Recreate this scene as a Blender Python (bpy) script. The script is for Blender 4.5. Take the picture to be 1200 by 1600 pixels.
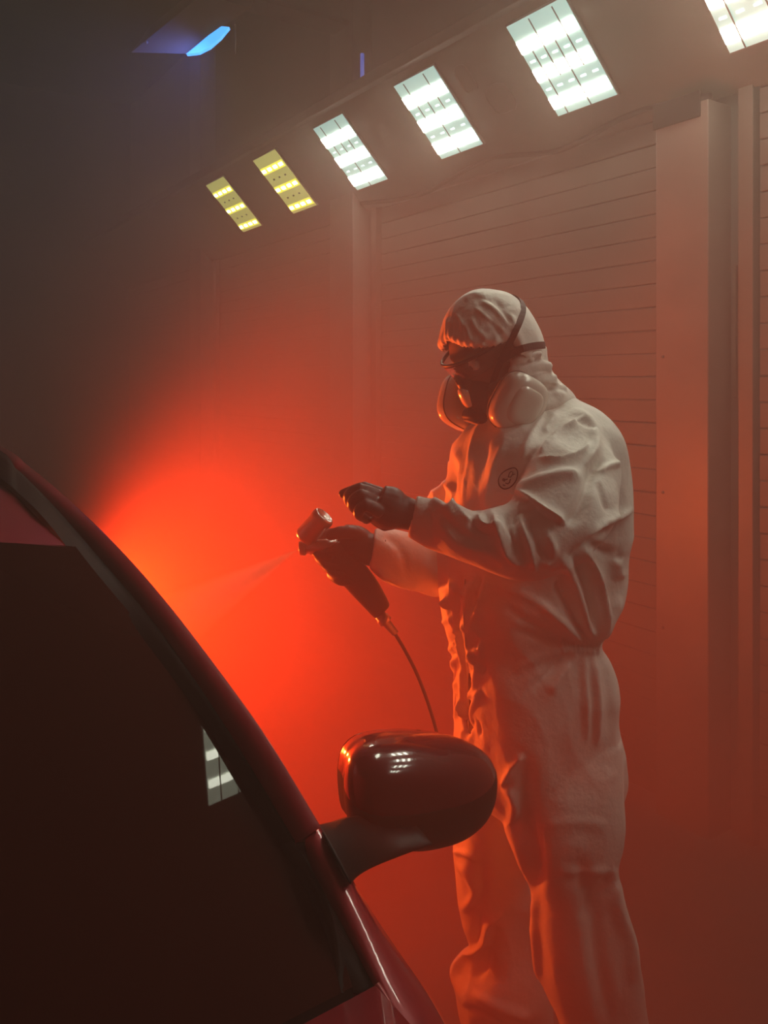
import bpy, bmesh, math, random
import numpy as np
from mathutils import Vector, Matrix
from mathutils.bvhtree import BVHTree
random.seed(7); rng = np.random.default_rng(7)
SC = bpy.context.scene
for o in list(bpy.data.objects): bpy.data.objects.remove(o)

# ------------------------------------------------------------------ camera
F = 1300.0; CAMZ = 1.60
TH = math.atan(865.0/F); CS, SN = math.cos(TH), math.sin(TH)
cam_d = bpy.data.cameras.new('camera'); cam = bpy.data.objects.new('camera', cam_d)
SC.collection.objects.link(cam); SC.camera = cam
cam.location = (0, 0, CAMZ); cam.rotation_euler = (math.pi/2, 0, -TH)
cam_d.sensor_fit = 'HORIZONTAL'; cam_d.sensor_width = 36; cam_d.lens = 36*F/1200
cam_d.shift_y = -200/1200; cam_d.clip_start = 0.02
# world X = across the booth (towards the slatted wall), world Y = along the booth
def P(px, py, d):
    u = (px-600)/F; v = (600-py)/F
    return Vector(((u*CS+SN)*d, (-u*SN+CS)*d, CAMZ+v*d))
def PX(px, py, X):
    u = (px-600)/F; return P(px, py, X/(u*CS+SN))
def PY(px, py, Y):
    u = (px-600)/F; return P(px, py, Y/(-u*SN+CS))
def PZ(px, py, z):
    return P(px, py, (z-CAMZ)*F/(600-py))
RIGHT = Vector((CS, -SN, 0)); FWD = Vector((SN, CS, 0)); UP = Vector((0, 0, 1))
def project(co):                       # numpy (n,3) -> px, py, depth
    d = co[:, 0]*SN+co[:, 1]*CS; x = co[:, 0]*CS-co[:, 1]*SN
    return 600+F*x/d, 600-F*(co[:, 2]-CAMZ)/d, d

# ------------------------------------------------------------------ light and exposure
SC.view_settings.view_transform = 'Standard'; SC.view_settings.look = 'None'
SC.view_settings.gamma = 1; SC.view_settings.use_curve_mapping = False
SC.view_settings.exposure = 0.0
W = bpy.data.worlds.new('world'); SC.world = W; W.use_nodes = True
W.node_tree.nodes['Background'].inputs[0].default_value = (0.012, 0.010, 0.012, 1)
W.node_tree.nodes['Background'].inputs[1].default_value = 1.0
LAMP_E = 40.0          # LED strips of the white lamps
LAMP_BASE = .85
RED_W = 430.0          # red floodlight, watts
HAZE_D = 0.068          # scatter per metre of the booth haze
# SETTING LIGHTS
red = bpy.data.lights.new('red_flood', 'SPOT'); red.energy = RED_W; red.color = (1.0, 0.12, 0.014)
red.spot_size = math.radians(106); red.spot_blend = 0.38; red.shadow_soft_size = 0.05
red_o = bpy.data.objects.new('red_flood_light', red); SC.collection.objects.link(red_o)
RED_P = P(118, 950, 2.75); red_o.location = RED_P
_aim = P(880, 1010, 2.1)-RED_P
red_o.rotation_euler = _aim.to_track_quat('-Z', 'Y').to_euler()

# ------------------------------------------------------------------ helpers
def link(o): SC.collection.objects.link(o); return o
def tag(o, label=None, cat=None, group=None, kind=None):
    if label: o['label'] = label
    if cat: o['category'] = cat
    if group: o['group'] = group
    if kind: o['kind'] = kind
    return o
def empty(name, loc, label, cat, group=None, kind=None):
    o = link(bpy.data.objects.new(name, None)); o.location = loc; o.empty_display_size = 0.1
    return tag(o, label, cat, group, kind)
def mesh_obj(name, me, mat=None, parent=None, smooth=True):
    o = link(bpy.data.objects.new(name, me))
    if mat: me.materials.append(mat)
    if smooth: me.shade_smooth()
    if parent:
        o.parent = parent; o.matrix_parent_inverse = Matrix.Translation(-world_loc(parent))
    return o
def world_loc(o):
    v = Vector((0, 0, 0))
    while o is not None:
        v = v+o.location; o = o.parent if False else None
    return v
def pyobj(name, verts, faces, mat=None, parent=None, smooth=True, origin=True):
    me = bpy.data.meshes.new(name); me.from_pydata([tuple(v) for v in verts], [], faces)
    bm = bmesh.new(); bm.from_mesh(me); bmesh.ops.recalc_face_normals(bm, faces=bm.faces); bm.to_mesh(me); bm.free()
    me.update(); return mesh_obj(name, me, mat, parent, smooth)
def bmobj(name, bm, mat=None, parent=None, smooth=True):
    me = bpy.data.meshes.new(name); bmesh.ops.recalc_face_normals(bm, faces=bm.faces); bm.to_mesh(me); bm.free()
    return mesh_obj(name, me, mat, parent, smooth)
def bm_box(bm, lo, hi, bev=0.0):
    lo, hi = Vector(lo), Vector(hi)
    r = bmesh.ops.create_cube(bm, size=1.0)
    vs = r['verts']; c = (lo+hi)/2; s = hi-lo
    for v in vs: v.co = Vector((v.co.x*s.x, v.co.y*s.y, v.co.z*s.z))+c
    if bev > 0:
        es = list({e for v in vs for e in v.link_edges})
        bmesh.ops.bevel(bm, geom=es, offset=bev, segments=2, affect='EDGES', profile=.5)
def box(name, lo, hi, mat, parent=None, bev=0.0, smooth=False):
    bm = bmesh.new(); bm_box(bm, lo, hi, bev); return bmobj(name, bm, mat, parent, smooth)
def catmull(pts, n):
    pts = [np.array(p, float) for p in pts]; out = []
    ext = [2*pts[0]-pts[1]]+pts+[2*pts[-1]-pts[-2]]
    for i in range(1, len(ext)-2):
        p0, p1, p2, p3 = ext[i-1:i+3]
        for k in range(n):
            t = k/n
            out.append(.5*((2*p1)+(-p0+p2)*t+(2*p0-5*p1+4*p2-p3)*t*t+(-p0+3*p1-3*p2+p3)*t**3))
    out.append(pts[-1]); return out
def tube_data(pts, rad, seg=10, sub=6):
    pts = [list(p)+[r] for p, r in zip(pts, rad if hasattr(rad, '__len__') else [rad]*len(pts))]
    s = catmull(pts, sub) if len(pts) > 2 else [np.array(p, float) for p in pts]
    V, Fc = [], []; up = Vector((0.13, 0.21, 0.97)).normalized()
    for i, q in enumerate(s):
        a = Vector(s[max(i-1, 0)][:3]); b = Vector(s[min(i+1, len(s)-1)][:3]); t = (b-a).normalized()
        x = t.cross(up).normalized() if abs(t.dot(up)) < .99 else t.cross(Vector((1, 0, 0))).normalized()
        y = x.cross(t).normalized()
        up = y
        for k in range(seg):
            an = 2*math.pi*k/seg; V.append(Vector(q[:3])+(x*math.cos(an)+y*math.sin(an))*q[3])
    n = len(s)
    for i in range(n-1):
        for k in range(seg):
            k2 = (k+1) % seg; Fc.append((i*seg+k, i*seg+k2, (i+1)*seg+k2, (i+1)*seg+k))
    Fc.append(tuple(range(seg))); Fc.append(tuple((n-1)*seg+k for k in range(seg)))
    return V, Fc
def tube(name, pts, rad, mat, parent=None, seg=10, sub=6):
    V, Fc = tube_data(pts, rad, seg, sub); return pyobj(name, V, Fc, mat, parent)
PHM = {}
def loft_data(st, n=5, seg=28, power=2.0, phi=0.0):
    """st: (x1,y1,x2,y2,depth,ratio): pairs of outline points -> closed elliptical loft"""
    s = catmull(st, n); V, Fc = [], []
    f_ = lambda t: math.copysign(abs(t)**(2/power), t)
    PHM[(power, phi)] = max(f_(math.cos(t/50))*math.cos(phi)-f_(math.sin(t/50))*math.sin(phi) for t in range(315))
    for q in s:
        x1, y1, x2, y2, d, r = q
        a = P(x1, y1, d); b = P(x2, y2, d); c = (a+b)/2; h = (b-a)/2
        ax = h.normalized(); rr = h.length; dp = FWD-ax*FWD.dot(ax); dp.normalize()
        for k in range(seg):
            an = 2*math.pi*k/seg; ca, sa = math.cos(an), math.sin(an)
            ca = math.copysign(abs(ca)**(2/power), ca); sa = math.copysign(abs(sa)**(2/power), sa)
            if phi:
                x_, y_ = ca*math.cos(phi)-sa*math.sin(phi)*1, ca*math.sin(phi)+sa*math.cos(phi)
                ca, sa = x_/PHM[(power, phi)], y_/PHM[(power, phi)]
            V.append(c+ax*(rr*ca)+dp*(rr*r*sa))
    m = len(s)
    for i in range(m-1):
        for k in range(seg):
            k2 = (k+1) % seg; Fc.append((i*seg+k, i*seg+k2, (i+1)*seg+k2, (i+1)*seg+k))
    Fc.append(tuple(reversed(range(seg)))); Fc.append(tuple((m-1)*seg+k for k in range(seg)))
    return V, Fc
def ellipsoid_data(c, ax, seg=20, rings=12, pw=2.0):
    """ax: three half-axis vectors"""
    V, Fc = [], []
    f = lambda t: math.copysign(abs(t)**(2/pw), t)
    for i in range(rings+1):
        ph = math.pi*i/rings; cz, sz = f(math.cos(ph)), f(math.sin(ph))
        for k in range(seg):
            an = 2*math.pi*k/seg
            V.append(c+ax[0]*(f(math.cos(an))*sz)+ax[1]*(f(math.sin(an))*sz)+ax[2]*cz)
    for i in range(rings):
        for k in range(seg):
            k2 = (k+1) % seg; Fc.append((i*seg+k, i*seg+k2, (i+1)*seg+k2, (i+1)*seg+k))
    return V, Fc
def merged(parts):
    V, Fc = [], []
    for v, f in parts:
        o = len(V); V += v; Fc += [tuple(i+o for i in q) for q in f]
    return V, Fc
def voxel_mesh(name, parts, vox, smooth_it=4, fac=.5):
    me = bpy.data.meshes.new(name+'_src')
    bm = bmesh.new()
    for v, f in parts:
        t = bpy.data.meshes.new('t'); t.from_pydata([tuple(p) for p in v], [], f)
        b2 = bmesh.new(); b2.from_mesh(t); bmesh.ops.remove_doubles(b2, verts=b2.verts, dist=1e-5)
        bmesh.ops.recalc_face_normals(b2, faces=b2.faces); b2.to_mesh(t); b2.free()
        bm.from_mesh(t); bpy.data.meshes.remove(t)
    bm.to_mesh(me); bm.free()
    o = link(bpy.data.objects.new(name+'_src', me))
    m = o.modifiers.new('r', 'REMESH'); m.mode = 'VOXEL'; m.voxel_size = vox; m.adaptivity = 0
    s = o.modifiers.new('s', 'SMOOTH'); s.factor = fac; s.iterations = smooth_it
    dg = bpy.context.evaluated_depsgraph_get(); out = bpy.data.meshes.new_from_object(o.evaluated_get(dg))
    bpy.data.objects.remove(o); out.name = name
    return out
def get_co(me):
    a = np.empty(len(me.vertices)*3, 'f'); me.vertices.foreach_get('co', a); return a.reshape(-1, 3).astype(float)
def get_no(me):
    a = np.empty(len(me.vertices)*3, 'f'); me.vertices.foreach_get('normal', a); return a.reshape(-1, 3).astype(float)
def set_co(me, co):
    me.vertices.foreach_set('co', co.astype('f').ravel()); me.update()
def stroke_field(px, py, strokes, scale=1.0):
    """sum of fold ridges/valleys: stroke=(points, width_px, height_m[, sharp])"""
    out = np.zeros(len(px))
    for st in strokes:
        pts, w, h = st[0], st[1], st[2]; sharp = st[3] if len(st) > 3 else 0
        pts = catmull(pts, 4) if len(pts) > 2 else [np.array(p, float) for p in pts]
        best = np.full(len(px), 1e9); tt = np.zeros(len(px)); sd = np.zeros(len(px)); n = len(pts)-1
        xs = [p[0] for p in pts]; ys = [p[1] for p in pts]
        m = (px > min(xs)-4*w) & (px < max(xs)+4*w) & (py > min(ys)-4*w) & (py < max(ys)+4*w)
        if not m.any(): continue
        x, y = px[m], py[m]; b = best[m]; t0 = tt[m]; s0 = sd[m]
        for i in range(n):
            ax, ay = pts[i]; bx, by = pts[i+1]; dx, dy = bx-ax, by-ay; L = dx*dx+dy*dy+1e-9
            t = np.clip(((x-ax)*dx+(y-ay)*dy)/L, 0, 1); ex = x-ax-t*dx; ey = y-ay-t*dy
            dd = np.hypot(ex, ey); k = dd < b
            b[k] = dd[k]; t0[k] = (i+t[k])/n; s0[k] = np.sign(dx*ey-dy*ex)[k]
        taper = np.clip(4*t0*(1-t0)*1.6+.12, 0, 1)
        q = b/w
        if sharp == 0: prof = np.exp(-q*q)
        elif sharp == 1: prof = np.exp(-q*1.3)                       # crisp ridge
        else:                                                     # overhanging step: high on one side, falls off at once
            prof = np.where(s0*(1 if sharp == 2 else -1) > 0, np.exp(-q*.9), np.exp(-(q*3)**2))
        out[m] += h*prof*taper
    return out*scale

# ------------------------------------------------------------------ materials
def principled(name, col, rough=.5, metal=0.0, coat=0.0, spec=.5, noise=None, bump=None, em=None, trans=0, ior=1.5, coat_rough=.03, sheen=0):
    m = bpy.data.materials.new(name); m.use_nodes = True; nt = m.node_tree; b = nt.nodes['Principled BSDF']
    b.inputs['Base Color'].default_value = (*col, 1); b.inputs['Roughness'].default_value = rough
    b.inputs['Metallic'].default_value = metal; b.inputs['Coat Weight'].default_value = coat
    b.inputs['Coat Roughness'].default_value = coat_rough; b.inputs['Specular IOR Level'].default_value = spec
    b.inputs['Transmission Weight'].default_value = trans; b.inputs['IOR'].default_value = ior
    b.inputs['Sheen Weight'].default_value = sheen
    tc = nt.nodes.new('ShaderNodeTexCoord')
    if noise:                                                     # (scale, col2, low, high)
        n = nt.nodes.new('ShaderNodeTexNoise'); n.inputs['Scale'].default_value = noise[0]; n.inputs['Detail'].default_value = 5
        r = nt.nodes.new('ShaderNodeValToRGB'); r.color_ramp.elements[0].position = noise[2]; r.color_ramp.elements[1].position = noise[3]
        r.color_ramp.elements[0].color = (*noise[1], 1); r.color_ramp.elements[1].color = (*col, 1)
        nt.links.new(tc.outputs['Object'], n.inputs['Vector']); nt.links.new(n.outputs['Fac'], r.inputs[0]); nt.links.new(r.outputs[0], b.inputs['Base Color'])
    if bump:                                                      # list of (scale, strength, dist)
        prev = None
        for sc, st, di in bump:
            n = nt.nodes.new('ShaderNodeTexNoise'); n.inputs['Scale'].default_value = sc; n.inputs['Detail'].default_value = 4
            bp = nt.nodes.new('ShaderNodeBump'); bp.inputs['Strength'].default_value = st; bp.inputs['Distance'].default_value = di
            nt.links.new(tc.outputs['Object'], n.inputs['Vector']); nt.links.new(n.outputs['Fac'], bp.inputs['Height'])
            if prev: nt.links.new(prev.outputs[0], bp.inputs['Normal'])
            prev = bp
        nt.links.new(prev.outputs[0], b.inputs['Normal'])
    if em: b.inputs['Emission Color'].default_value = (*em[0], 1); b.inputs['Emission Strength'].default_value = em[1]
    return m
M = {}
M['suit'] = principled('suit_fabric', (.88, .86, .80), .62, noise=(9, (.82, .80, .75), .35, .6), bump=[(38, .30, .008), (110, .22, .003), (420, .08, .001)], sheen=.15)
M['suit_seam'] = principled('suit_seam', (.70, .69, .66), .7)
M['skin'] = principled('skin', (.11, .055, .038), .55, bump=[(200, .1, .001)])
M['glove'] = principled('black_glove', (.022, .018, .018), .45, bump=[(60, .3, .003)])
M['strap'] = principled('strap', (.02, .018, .018), .6, bump=[(500, .3, .001)])
M['rubber'] = principled('rubber', (.016, .013, .013), .42)
M['pod'] = principled('pod_plastic', (.74, .73, .66), .22, coat=.4, bump=[(8, .06, .01)])
M['lens'] = principled('clear_lens', (.95, .95, .95), .02, trans=1.0, ior=1.35)
M['steel'] = principled('gun_steel', (.45, .42, .40), .28, metal=1, bump=[(40, .1, .002)])
M['gunblack'] = principled('gun_black', (.02, .018, .018), .35)
M['eye'] = principled('eye_white', (.7, .68, .64), .2); M['iris'] = principled('iris', (.02, .012, .008), .1)
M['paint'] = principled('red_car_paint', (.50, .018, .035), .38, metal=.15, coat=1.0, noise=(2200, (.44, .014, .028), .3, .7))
M['gloss'] = principled('gloss_black_trim', (.012, .004, .004), .55, spec=.08)
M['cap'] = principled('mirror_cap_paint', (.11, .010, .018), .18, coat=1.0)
M['capdark'] = principled('mirror_lower_dark', (.020, .006, .005), .45, spec=.25)
M['satin'] = principled('satin_black_plastic', (.014, .005, .004), .5, spec=.15)
M['glass'] = principled('dark_windscreen', (.034, .0018, .0012), .015, spec=.22, ior=1.5)
M['rubber_seal'] = principled('rubber_seal', (.012, .01, .01), .5)
M['chrome'] = principled('silver', (.6, .6, .6), .15, metal=1)
M['wall'] = principled('painted_slats', (.105, .085, .072), .6, noise=(3, (.085, .068, .056), .35, .65), bump=[(120, .15, .002)])
M['wallback'] = principled('wall_backing', (.10, .09, .085), .8)
M['column'] = principled('painted_steel_column', (.16, .125, .11), .42, noise=(5, (.13, .10, .088), .35, .65), bump=[(60, .1, .002)])
M['trim'] = principled('painted_trim', (.12, .095, .08), .5, noise=(6, (.10, .08, .065), .35, .65))
M['ceil'] = principled('fascia_panel', (.06, .055, .042), .6, noise=(2, (.045, .04, .03), .3, .7))
M['dark'] = principled('dark_steel', (.05, .047, .045), .6, noise=(8, (.03, .03, .03), .3, .7))
M['floor'] = principled('wet_concrete_floor', (.16, .14, .13), .45, noise=(3, (.10, .09, .085), .3, .7), bump=[(30, .2, .004)])
M['cable'] = principled('cable_rubber', (.012, .012, .012), .9, spec=.05)
M['ledwhite'] = principled('white_led_strip', (.8, .8, .8), .4, em=((.98, 1.0, .80), LAMP_E))
M['ledyellow'] = principled('warm_led', (.8, .8, .6), .4, em=((1.0, .98, .55), 9.0))
M['lampwhite'] = principled('lamp_reflector_white', (.35, .42, .41), .35, em=((.42, .78, .70), LAMP_BASE))
M['lampyellow'] = principled('lamp_reflector_yellow', (.35, .33, .12), .35, em=((.42, .43, .12), 1.2))
M['clip'] = principled('lamp_clip', (.7, .8, .8), .3, em=((.75, .95, .9), 2.2))
M['frame'] = principled('lamp_frame', (.10, .10, .09), .4)
M['blue'] = principled('blue_lens', (.05, .15, .4), .2, em=((.06, .40, 1.0), 1.9))
M['bluedim'] = principled('blue_tube', (.05, .1, .3), .2, em=((.10, .20, .85), .5))
M['ink'] = principled('logo_ink', (.03, .02, .02), .6)
M['tyre'] = principled('tyre_rubber', (.015, .015, .015), .8)

# ------------------------------------------------------------------ SETTING
WX = 2.68; XL = -3.6; Y0 = -3.2; Y1 = 9.0; ZH = 4.6
tag(box('floor', (XL, Y0, -.1), (WX+.1, Y1, 0), M['floor']), kind='structure')
tag(box('ceiling', (XL, Y0, ZH), (WX+.1, Y1, ZH+.1), M['dark']), kind='structure')
tag(box('wall_left', (XL-.1, Y0, 0), (XL, Y1, ZH), M['dark']), kind='structure')
tag(box('wall_back', (XL, Y1, 0), (WX+.1, Y1+.1, ZH), M['dark']), kind='structure')
tag(box('wall_front', (XL, Y0-.1, 0), (WX+.1, Y0, ZH), M['dark']), kind='structure')
wall = tag(box('wall_right', (WX+.012, Y0, 0), (WX+.1, Y1, ZH), M['wallback']), kind='structure')
cols = [(-.70, -.47), (1.797, 2.02), (4.18, 4.45), (6.60, 6.85)]
SH = .0905
def slat_mesh(ya, yb):
    bm = bmesh.new(); bm_box(bm, (WX-.006, ya, .002), (WX+.014, yb, SH-.003), .0025)
    me = bpy.data.meshes.new('slat'); bm.to_mesh(me); bm.free(); me.materials.append(M['wall']); return me
bays = [(-.47, 1.685), (2.02, 4.06), (4.45, 6.48), (6.85, Y1)]
for ya, yb in bays:
    me = slat_mesh(ya+.01, yb-.01)
    for k in range(30):
        o = link(bpy.data.objects.new('slat', me)); o.location = (random.uniform(-.002, .002), 0, k*SH+random.uniform(-.001, .001)); o.parent = wall
# columns with their edge strips
for i, (a, b) in enumerate(cols):
    lab = ['painted steel column beside the camera end of the slatted wall', 'wide pale steel column right of the masked worker, from floor to lamp fascia',
           'hazy steel column behind the red mist, left of the worker', 'farthest steel column, lost in haze below the yellow lamps'][i]
    c = empty('column', (WX-.06, (a+b)/2, 0), lab, 'column')
    bm = bmesh.new(); bm_box(bm, (WX-.12, a, 0), (WX+.03, b, ZH if i != 1 else 2.60), .004); bmobj('shaft', bm, M['column'], c, False)
    if i == 1: box('handle_bar', (WX-.012, a-.035, 1.55), (WX+.0, a-.022, 2.02), M['trim'], c, .002)
    box('edge_strip', (WX-.03, a-.112, 0), (WX+.03, a-.055, 2.75), M['trim'], c, .003)
    if i == 1:
        box('notch_shade_bracket', (WX-.127, a+.03, 2.545), (WX-.118, b+.01, 2.64), M['cable'], c, .004)  # black plate: shade of the notch under the fascia put into its colour
        for z in (1.70, 1.2, .7):
            bm = bmesh.new(); r = bmesh.ops.create_cone(bm, cap_ends=True, segments=12, radius1=.006, radius2=.005, depth=.006)
            bmesh.ops.rotate(bm, verts=bm.verts, matrix=Matrix.Rotation(-math.pi/2, 3, 'Y')); bmesh.ops.translate(bm, verts=bm.verts, vec=(WX-.122, a+.19, z)); bmobj('rivet', bm, M['dark'], c)

# slanted lamp fascia
def fascia_pt(s, y, off=0):           # s: 0 = upper lamp edge, 1 = lower lamp edge; off: proud of the panel
    A = Vector((2.265, 0, CAMZ+1.440)); B = Vector((2.555, 0, CAMZ+1.135)); n = Vector((-(A.z-B.z), 0, -(B.x-A.x))).normalized()
    q = A.lerp(B, s)+n*off; return Vector((q.x, y, q.z))
NF = (fascia_pt(0, 0, 1)-fascia_pt(0, 0, 0))
fp = []
prof = [fascia_pt(-.13, 0), fascia_pt(1.36, 0), fascia_pt(1.36, 0)-NF*.02, fascia_pt(-.13, 0)-NF*.02]
V = []; [V.append(Vector((p.x, y, p.z))) for y in (Y0, Y1) for p in prof]
fas = tag(pyobj('trim_1', V, [(0, 1, 5, 4), (1, 2, 6, 5), (2, 3, 7, 6), (3, 0, 4, 7), (0, 3, 2, 1), (4, 5, 6, 7)], M['ceil'], None, False), kind='structure')
rail = tag(bpy.data.objects.new('x', None)) if False else None
tp = fascia_pt(-.13, 0)
tag(box('trim_2', (tp.x-.03, Y0, tp.z-.01), (tp.x+.03, Y1, tp.z+.05), M['dark'], None, .005), kind='structure')
# covered hatches on the fascia between the lamps
def fascia_ring(cs, cy, rs, ry, pw, name, lab):
    pts = []
    for k in range(40):
        an = 2*math.pi*k/40; f = lambda t: math.copysign(abs(t)**(2/pw), t)
        pts.append(fascia_pt(cs+rs*f(math.cos(an)), cy+ry*f(math.sin(an)), .002))
    V = []; Fc = []
    for k, p in enumerate(pts):
        c = fascia_pt(cs, cy, .002); q = c+(p-c)*.93
        V += [p-NF*0, p+NF*.006, q+NF*.006, q]
    n = len(pts)
    for k in range(n):
        a, b = 4*k, 4*((k+1) % n)
        for j in range(3): Fc.append((a+j, a+j+1, b+j+1, b+j))
    ctr = len(V); V.append(fascia_pt(cs, cy, .003))
    for k in range(n): Fc.append((4*k+3, 4*((k+1) % n)+3, ctr))
    tag(pyobj(name, V, Fc, M['ceil'], None, False), lab, 'cover')

# lamps: spacing .8 m, width .31 m
LY5 = 2.501                                  # far corner of the big white lamp
def make_lamp(i, yfar, kind, lab, group):
    yn = yfar-.312
    c = fascia_pt(.5, (yfar+yn)/2)
    t = empty('ceiling_lamp', c, lab, 'lamp', group)
    def quad(name, s0, s1, ya, yb, off, mat, thick=.004, par=t):
        V = []
        for o in (off, off+thick):
            for s, y in ((s0, ya), (s1, ya), (s1, yb), (s0, yb)): V.append(fascia_pt(s, y, o))
        return pyobj(name, V, [(0, 1, 2, 3), (4, 5, 6, 7), (0, 1, 5, 4), (1, 2, 6, 5), (2, 3, 7, 6), (3, 0, 4, 7)], mat, par, False)
    quad('housing', -.015, 1.015, yn-.006, yfar+.006, .001, M['frame'], .012)
    quad('reflector', 0, 1, yn, yfar, .0135, M['lampwhite' if kind == 'w' else 'lampyellow'])
    n = 5 if i >= 5 else 4
    cents = (.24, .55, .86)
    if kind == 'w':
        for cs in cents:
            for k in range(n):
                w_ = .312/n
                ya = yn+k*w_+.003; yb = yn+(k+1)*w_-.003
                quad('led_strip', cs-(.072 if i < 5 else .060), cs+(.072 if i < 5 else .060), ya, yb, .018, M['ledwhite'], .003)
        for cs in (.40, .71):
            for k in range(n):
                yy = yn+(k+.5)*.312/n
                quad('clip', cs-.010, cs+.010, yy-.013, yy+.013, .018, M['clip'], .003)
        for k in range(1, n):
            yy = yn+k*.312/n; quad('divider', .02 if k % 2 else .3, .62 if k % 2 else 1, yy-.0022, yy+.0022, .0225, M['frame'], .003)
    else:
        for cs in (.22, .56, .90):
            quad('led_bar', cs-.055, cs+.055, yn+.004, yfar-.004, .018, M['lampyellow2'], .002)
            for k in range(4):
                yy = yn+(k+.5)*.312/4; quad('led', cs-.026, cs+.026, yy-.022, yy+.022, .021, M['ledyellow'], .003)
        for cs in (.39, .73):
            for k in range(3):
                yy = yn+(k+1)*.312/4; quad('clip', cs-.012, cs+.012, yy-.008, yy+.008, .018, M['trim'], .003)
    return t
M['lampyellow2'] = principled('lamp_bar_yellow', (.5, .5, .1), .35, em=((.66, .62, .05), 2.4))
labs = {1: ('y', 'farthest and smallest yellowish LED lamp of the slanting row'), 2: ('y', 'second farthest yellowish LED lamp, larger of the two yellow ones'),
        3: ('w', 'smallest white LED lamp, right next to the yellow lamps'), 4: ('w', 'middle-sized white LED lamp above the worker, smaller than the big one right of it'),
        5: ('w', 'largest whole white LED lamp with dark dividers, near the top edge'), 6: ('w', 'white LED lamp cut off by the top right corner of the photo'),
        7: ('w', 'white LED lamp of the slanting row, first past the frame behind the viewer'), 8: ('w', 'white LED lamp of the slanting row, second past the frame behind the viewer'), 9: ('w', 'last white LED lamp of the slanting row, at the viewer end of the booth')}
for i in range(1, 10):
    k, lab = labs[i]; make_lamp(i, LY5+(5-i)*.8, k, lab, 'LED lamps on the slanting fascia')
fascia_ring(.28, 2.87, .16, .045, 4, 'hatch_cover', 'small square cover outlined on the lamp fascia, above the round one')
fascia_ring(.62, 2.75, .17, .075, 3, 'hatch_cover', 'rounded cover outlined on the lamp fascia between two white lamps')
# single tilted lamp hanging over the worker: seen mirrored in the windscreen
def tilted_lamp(c0, e1, e2, wd, hg, lab):
    e1 = e1.normalized(); e2 = (e2-e1*e2.dot(e1)).normalized(); nn = e1.cross(e2); nn = nn if nn.z < 0 else -nn
    t = empty('ceiling_lamp', c0+e1*wd/2+e2*hg/2, lab, 'lamp')
    def bx(name, a0, a1, b0, b1, o0, o1, mat):
        V = [c0+e1*(a*wd)+e2*(b*hg)+nn*o for o in (o0, o1) for a, b in ((a0, b0), (a1, b0), (a1, b1), (a0, b1))]
        return pyobj(name, V, [(0, 1, 2, 3), (4, 5, 6, 7), (0, 1, 5, 4), (1, 2, 6, 5), (2, 3, 7, 6), (3, 0, 4, 7)], mat, t, False)
    bx('housing', -.02, 1.02, -.02, 1.02, -.05, -.004, M['frame']); bx('reflector', 0, 1, 0, 1, -.003, 0, M['lampbright'])
    for k in (.25, .57, .88): bx('led_strip', .01, .99, k-.045, k+.045, .003, .006, M['ledwhite'])
    for k in (.17, .45, .72): bx('divider', k-.006, k+.006, 0, 1, .009, .012, M['frame'])
    for k in (.1, .9):
        p = c0+e1*(k*wd)+e2*(hg*.5)-nn*.05; tube('hanger', [p, Vector((p.x, p.y, ZH))], .005, M['dark'], t, 6)
M['lampbright'] = principled('lamp_diffuser_bright', (.4, .42, .38), .35, em=((.82, .90, .66), 6.0))
tilted_lamp(Vector((1.581, 1.392, 3.30)), Vector((.215, .094, 0)), Vector((-.119, .272, -.455)), .40, .56, 'tilted LED lamp hanging over the worker, mirrored in the windscreen')
# slack cable under the fascia
cb = [PX(x, y, WX-.06) for x, y in ((560, 318), (620, 312), (668, 300), (700, 282), (760, 250), (800, 243), (860, 238), (905, 222), (950, 196), (1000, 174), (1060, 158), (1110, 150))]
tag(tube('cable', cb, .012, M['cable'], None, 8, 5), 'slack black cable hanging along the top of the slatted wall', 'cable')

# roof beam and blue lamp upper left
bz = CAMZ+2.13
beam = empty('roof_beam', (0, 4.3, bz), 'hazy grey steel roof beam crossing towards the column top, upper left', 'beam')
bm = bmesh.new(); bm_box(bm, (-2.5, 4.22, bz), (WX-.02, 4.40, bz+.03), .004); bmobj('lower_flange', bm, M['column'], beam, False)
box('web', (-2.5, 4.295, bz+.02), (WX-.02, 4.325, bz+.24), M['column'], beam)
box('upper_flange', (-2.5, 4.22, bz+.23), (WX-.02, 4.40, bz+.26), M['column'], beam, .004)
# hanging unit with blue lens
hu = empty('ceiling_unit', P(300, 50, 3.9), 'dusty hanging unit with a blue-lit lens, top left', 'fixture')
o4 = [(205, 82), (292, 84), (352, 38), (392, 12), (322, -6), (300, 4)]
bot = [P(x, y, 3.9+.0*k) for k, (x, y) in enumerate(o4)]; top = [p+FWD*.30+UP*.25 for p in bot]
pyobj('unit_body', bot+top, [tuple(range(6)), tuple(range(6, 12))]+[(k, (k+1) % 6, (k+1) % 6+6, k+6) for k in range(6)], M['column'], hu, False)
lp = [(291, 84), (310, 82), (328, 73), (345, 58), (358, 42), (346, 41), (326, 55), (307, 71)]
b1 = [P(x, y, 3.87) for x, y in lp]; b2 = [p+FWD*.03 for p in b1]
pyobj('blue_lens', b1+b2, [tuple(range(8)), tuple(range(8, 16))]+[(k, (k+1) % 8, (k+1) % 8+8, k+8) for k in range(8)], M['blue'], hu, False)
bl_ = bpy.data.lights.new('blue_lens_light', 'SPOT'); bl_.energy = 22; bl_.color = (.12, .22, 1.0); bl_.spot_size = math.radians(150); bl_.spot_blend = .8; bl_.shadow_soft_size = .08
blo = bpy.data.objects.new('blue_lens_light', bl_); SC.collection.objects.link(blo); blo.location = P(325, 75, 3.8); blo.rotation_euler = (Vector((-.9, 1.2, -1.0))).to_track_quat('-Z', 'Y').to_euler()
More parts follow.
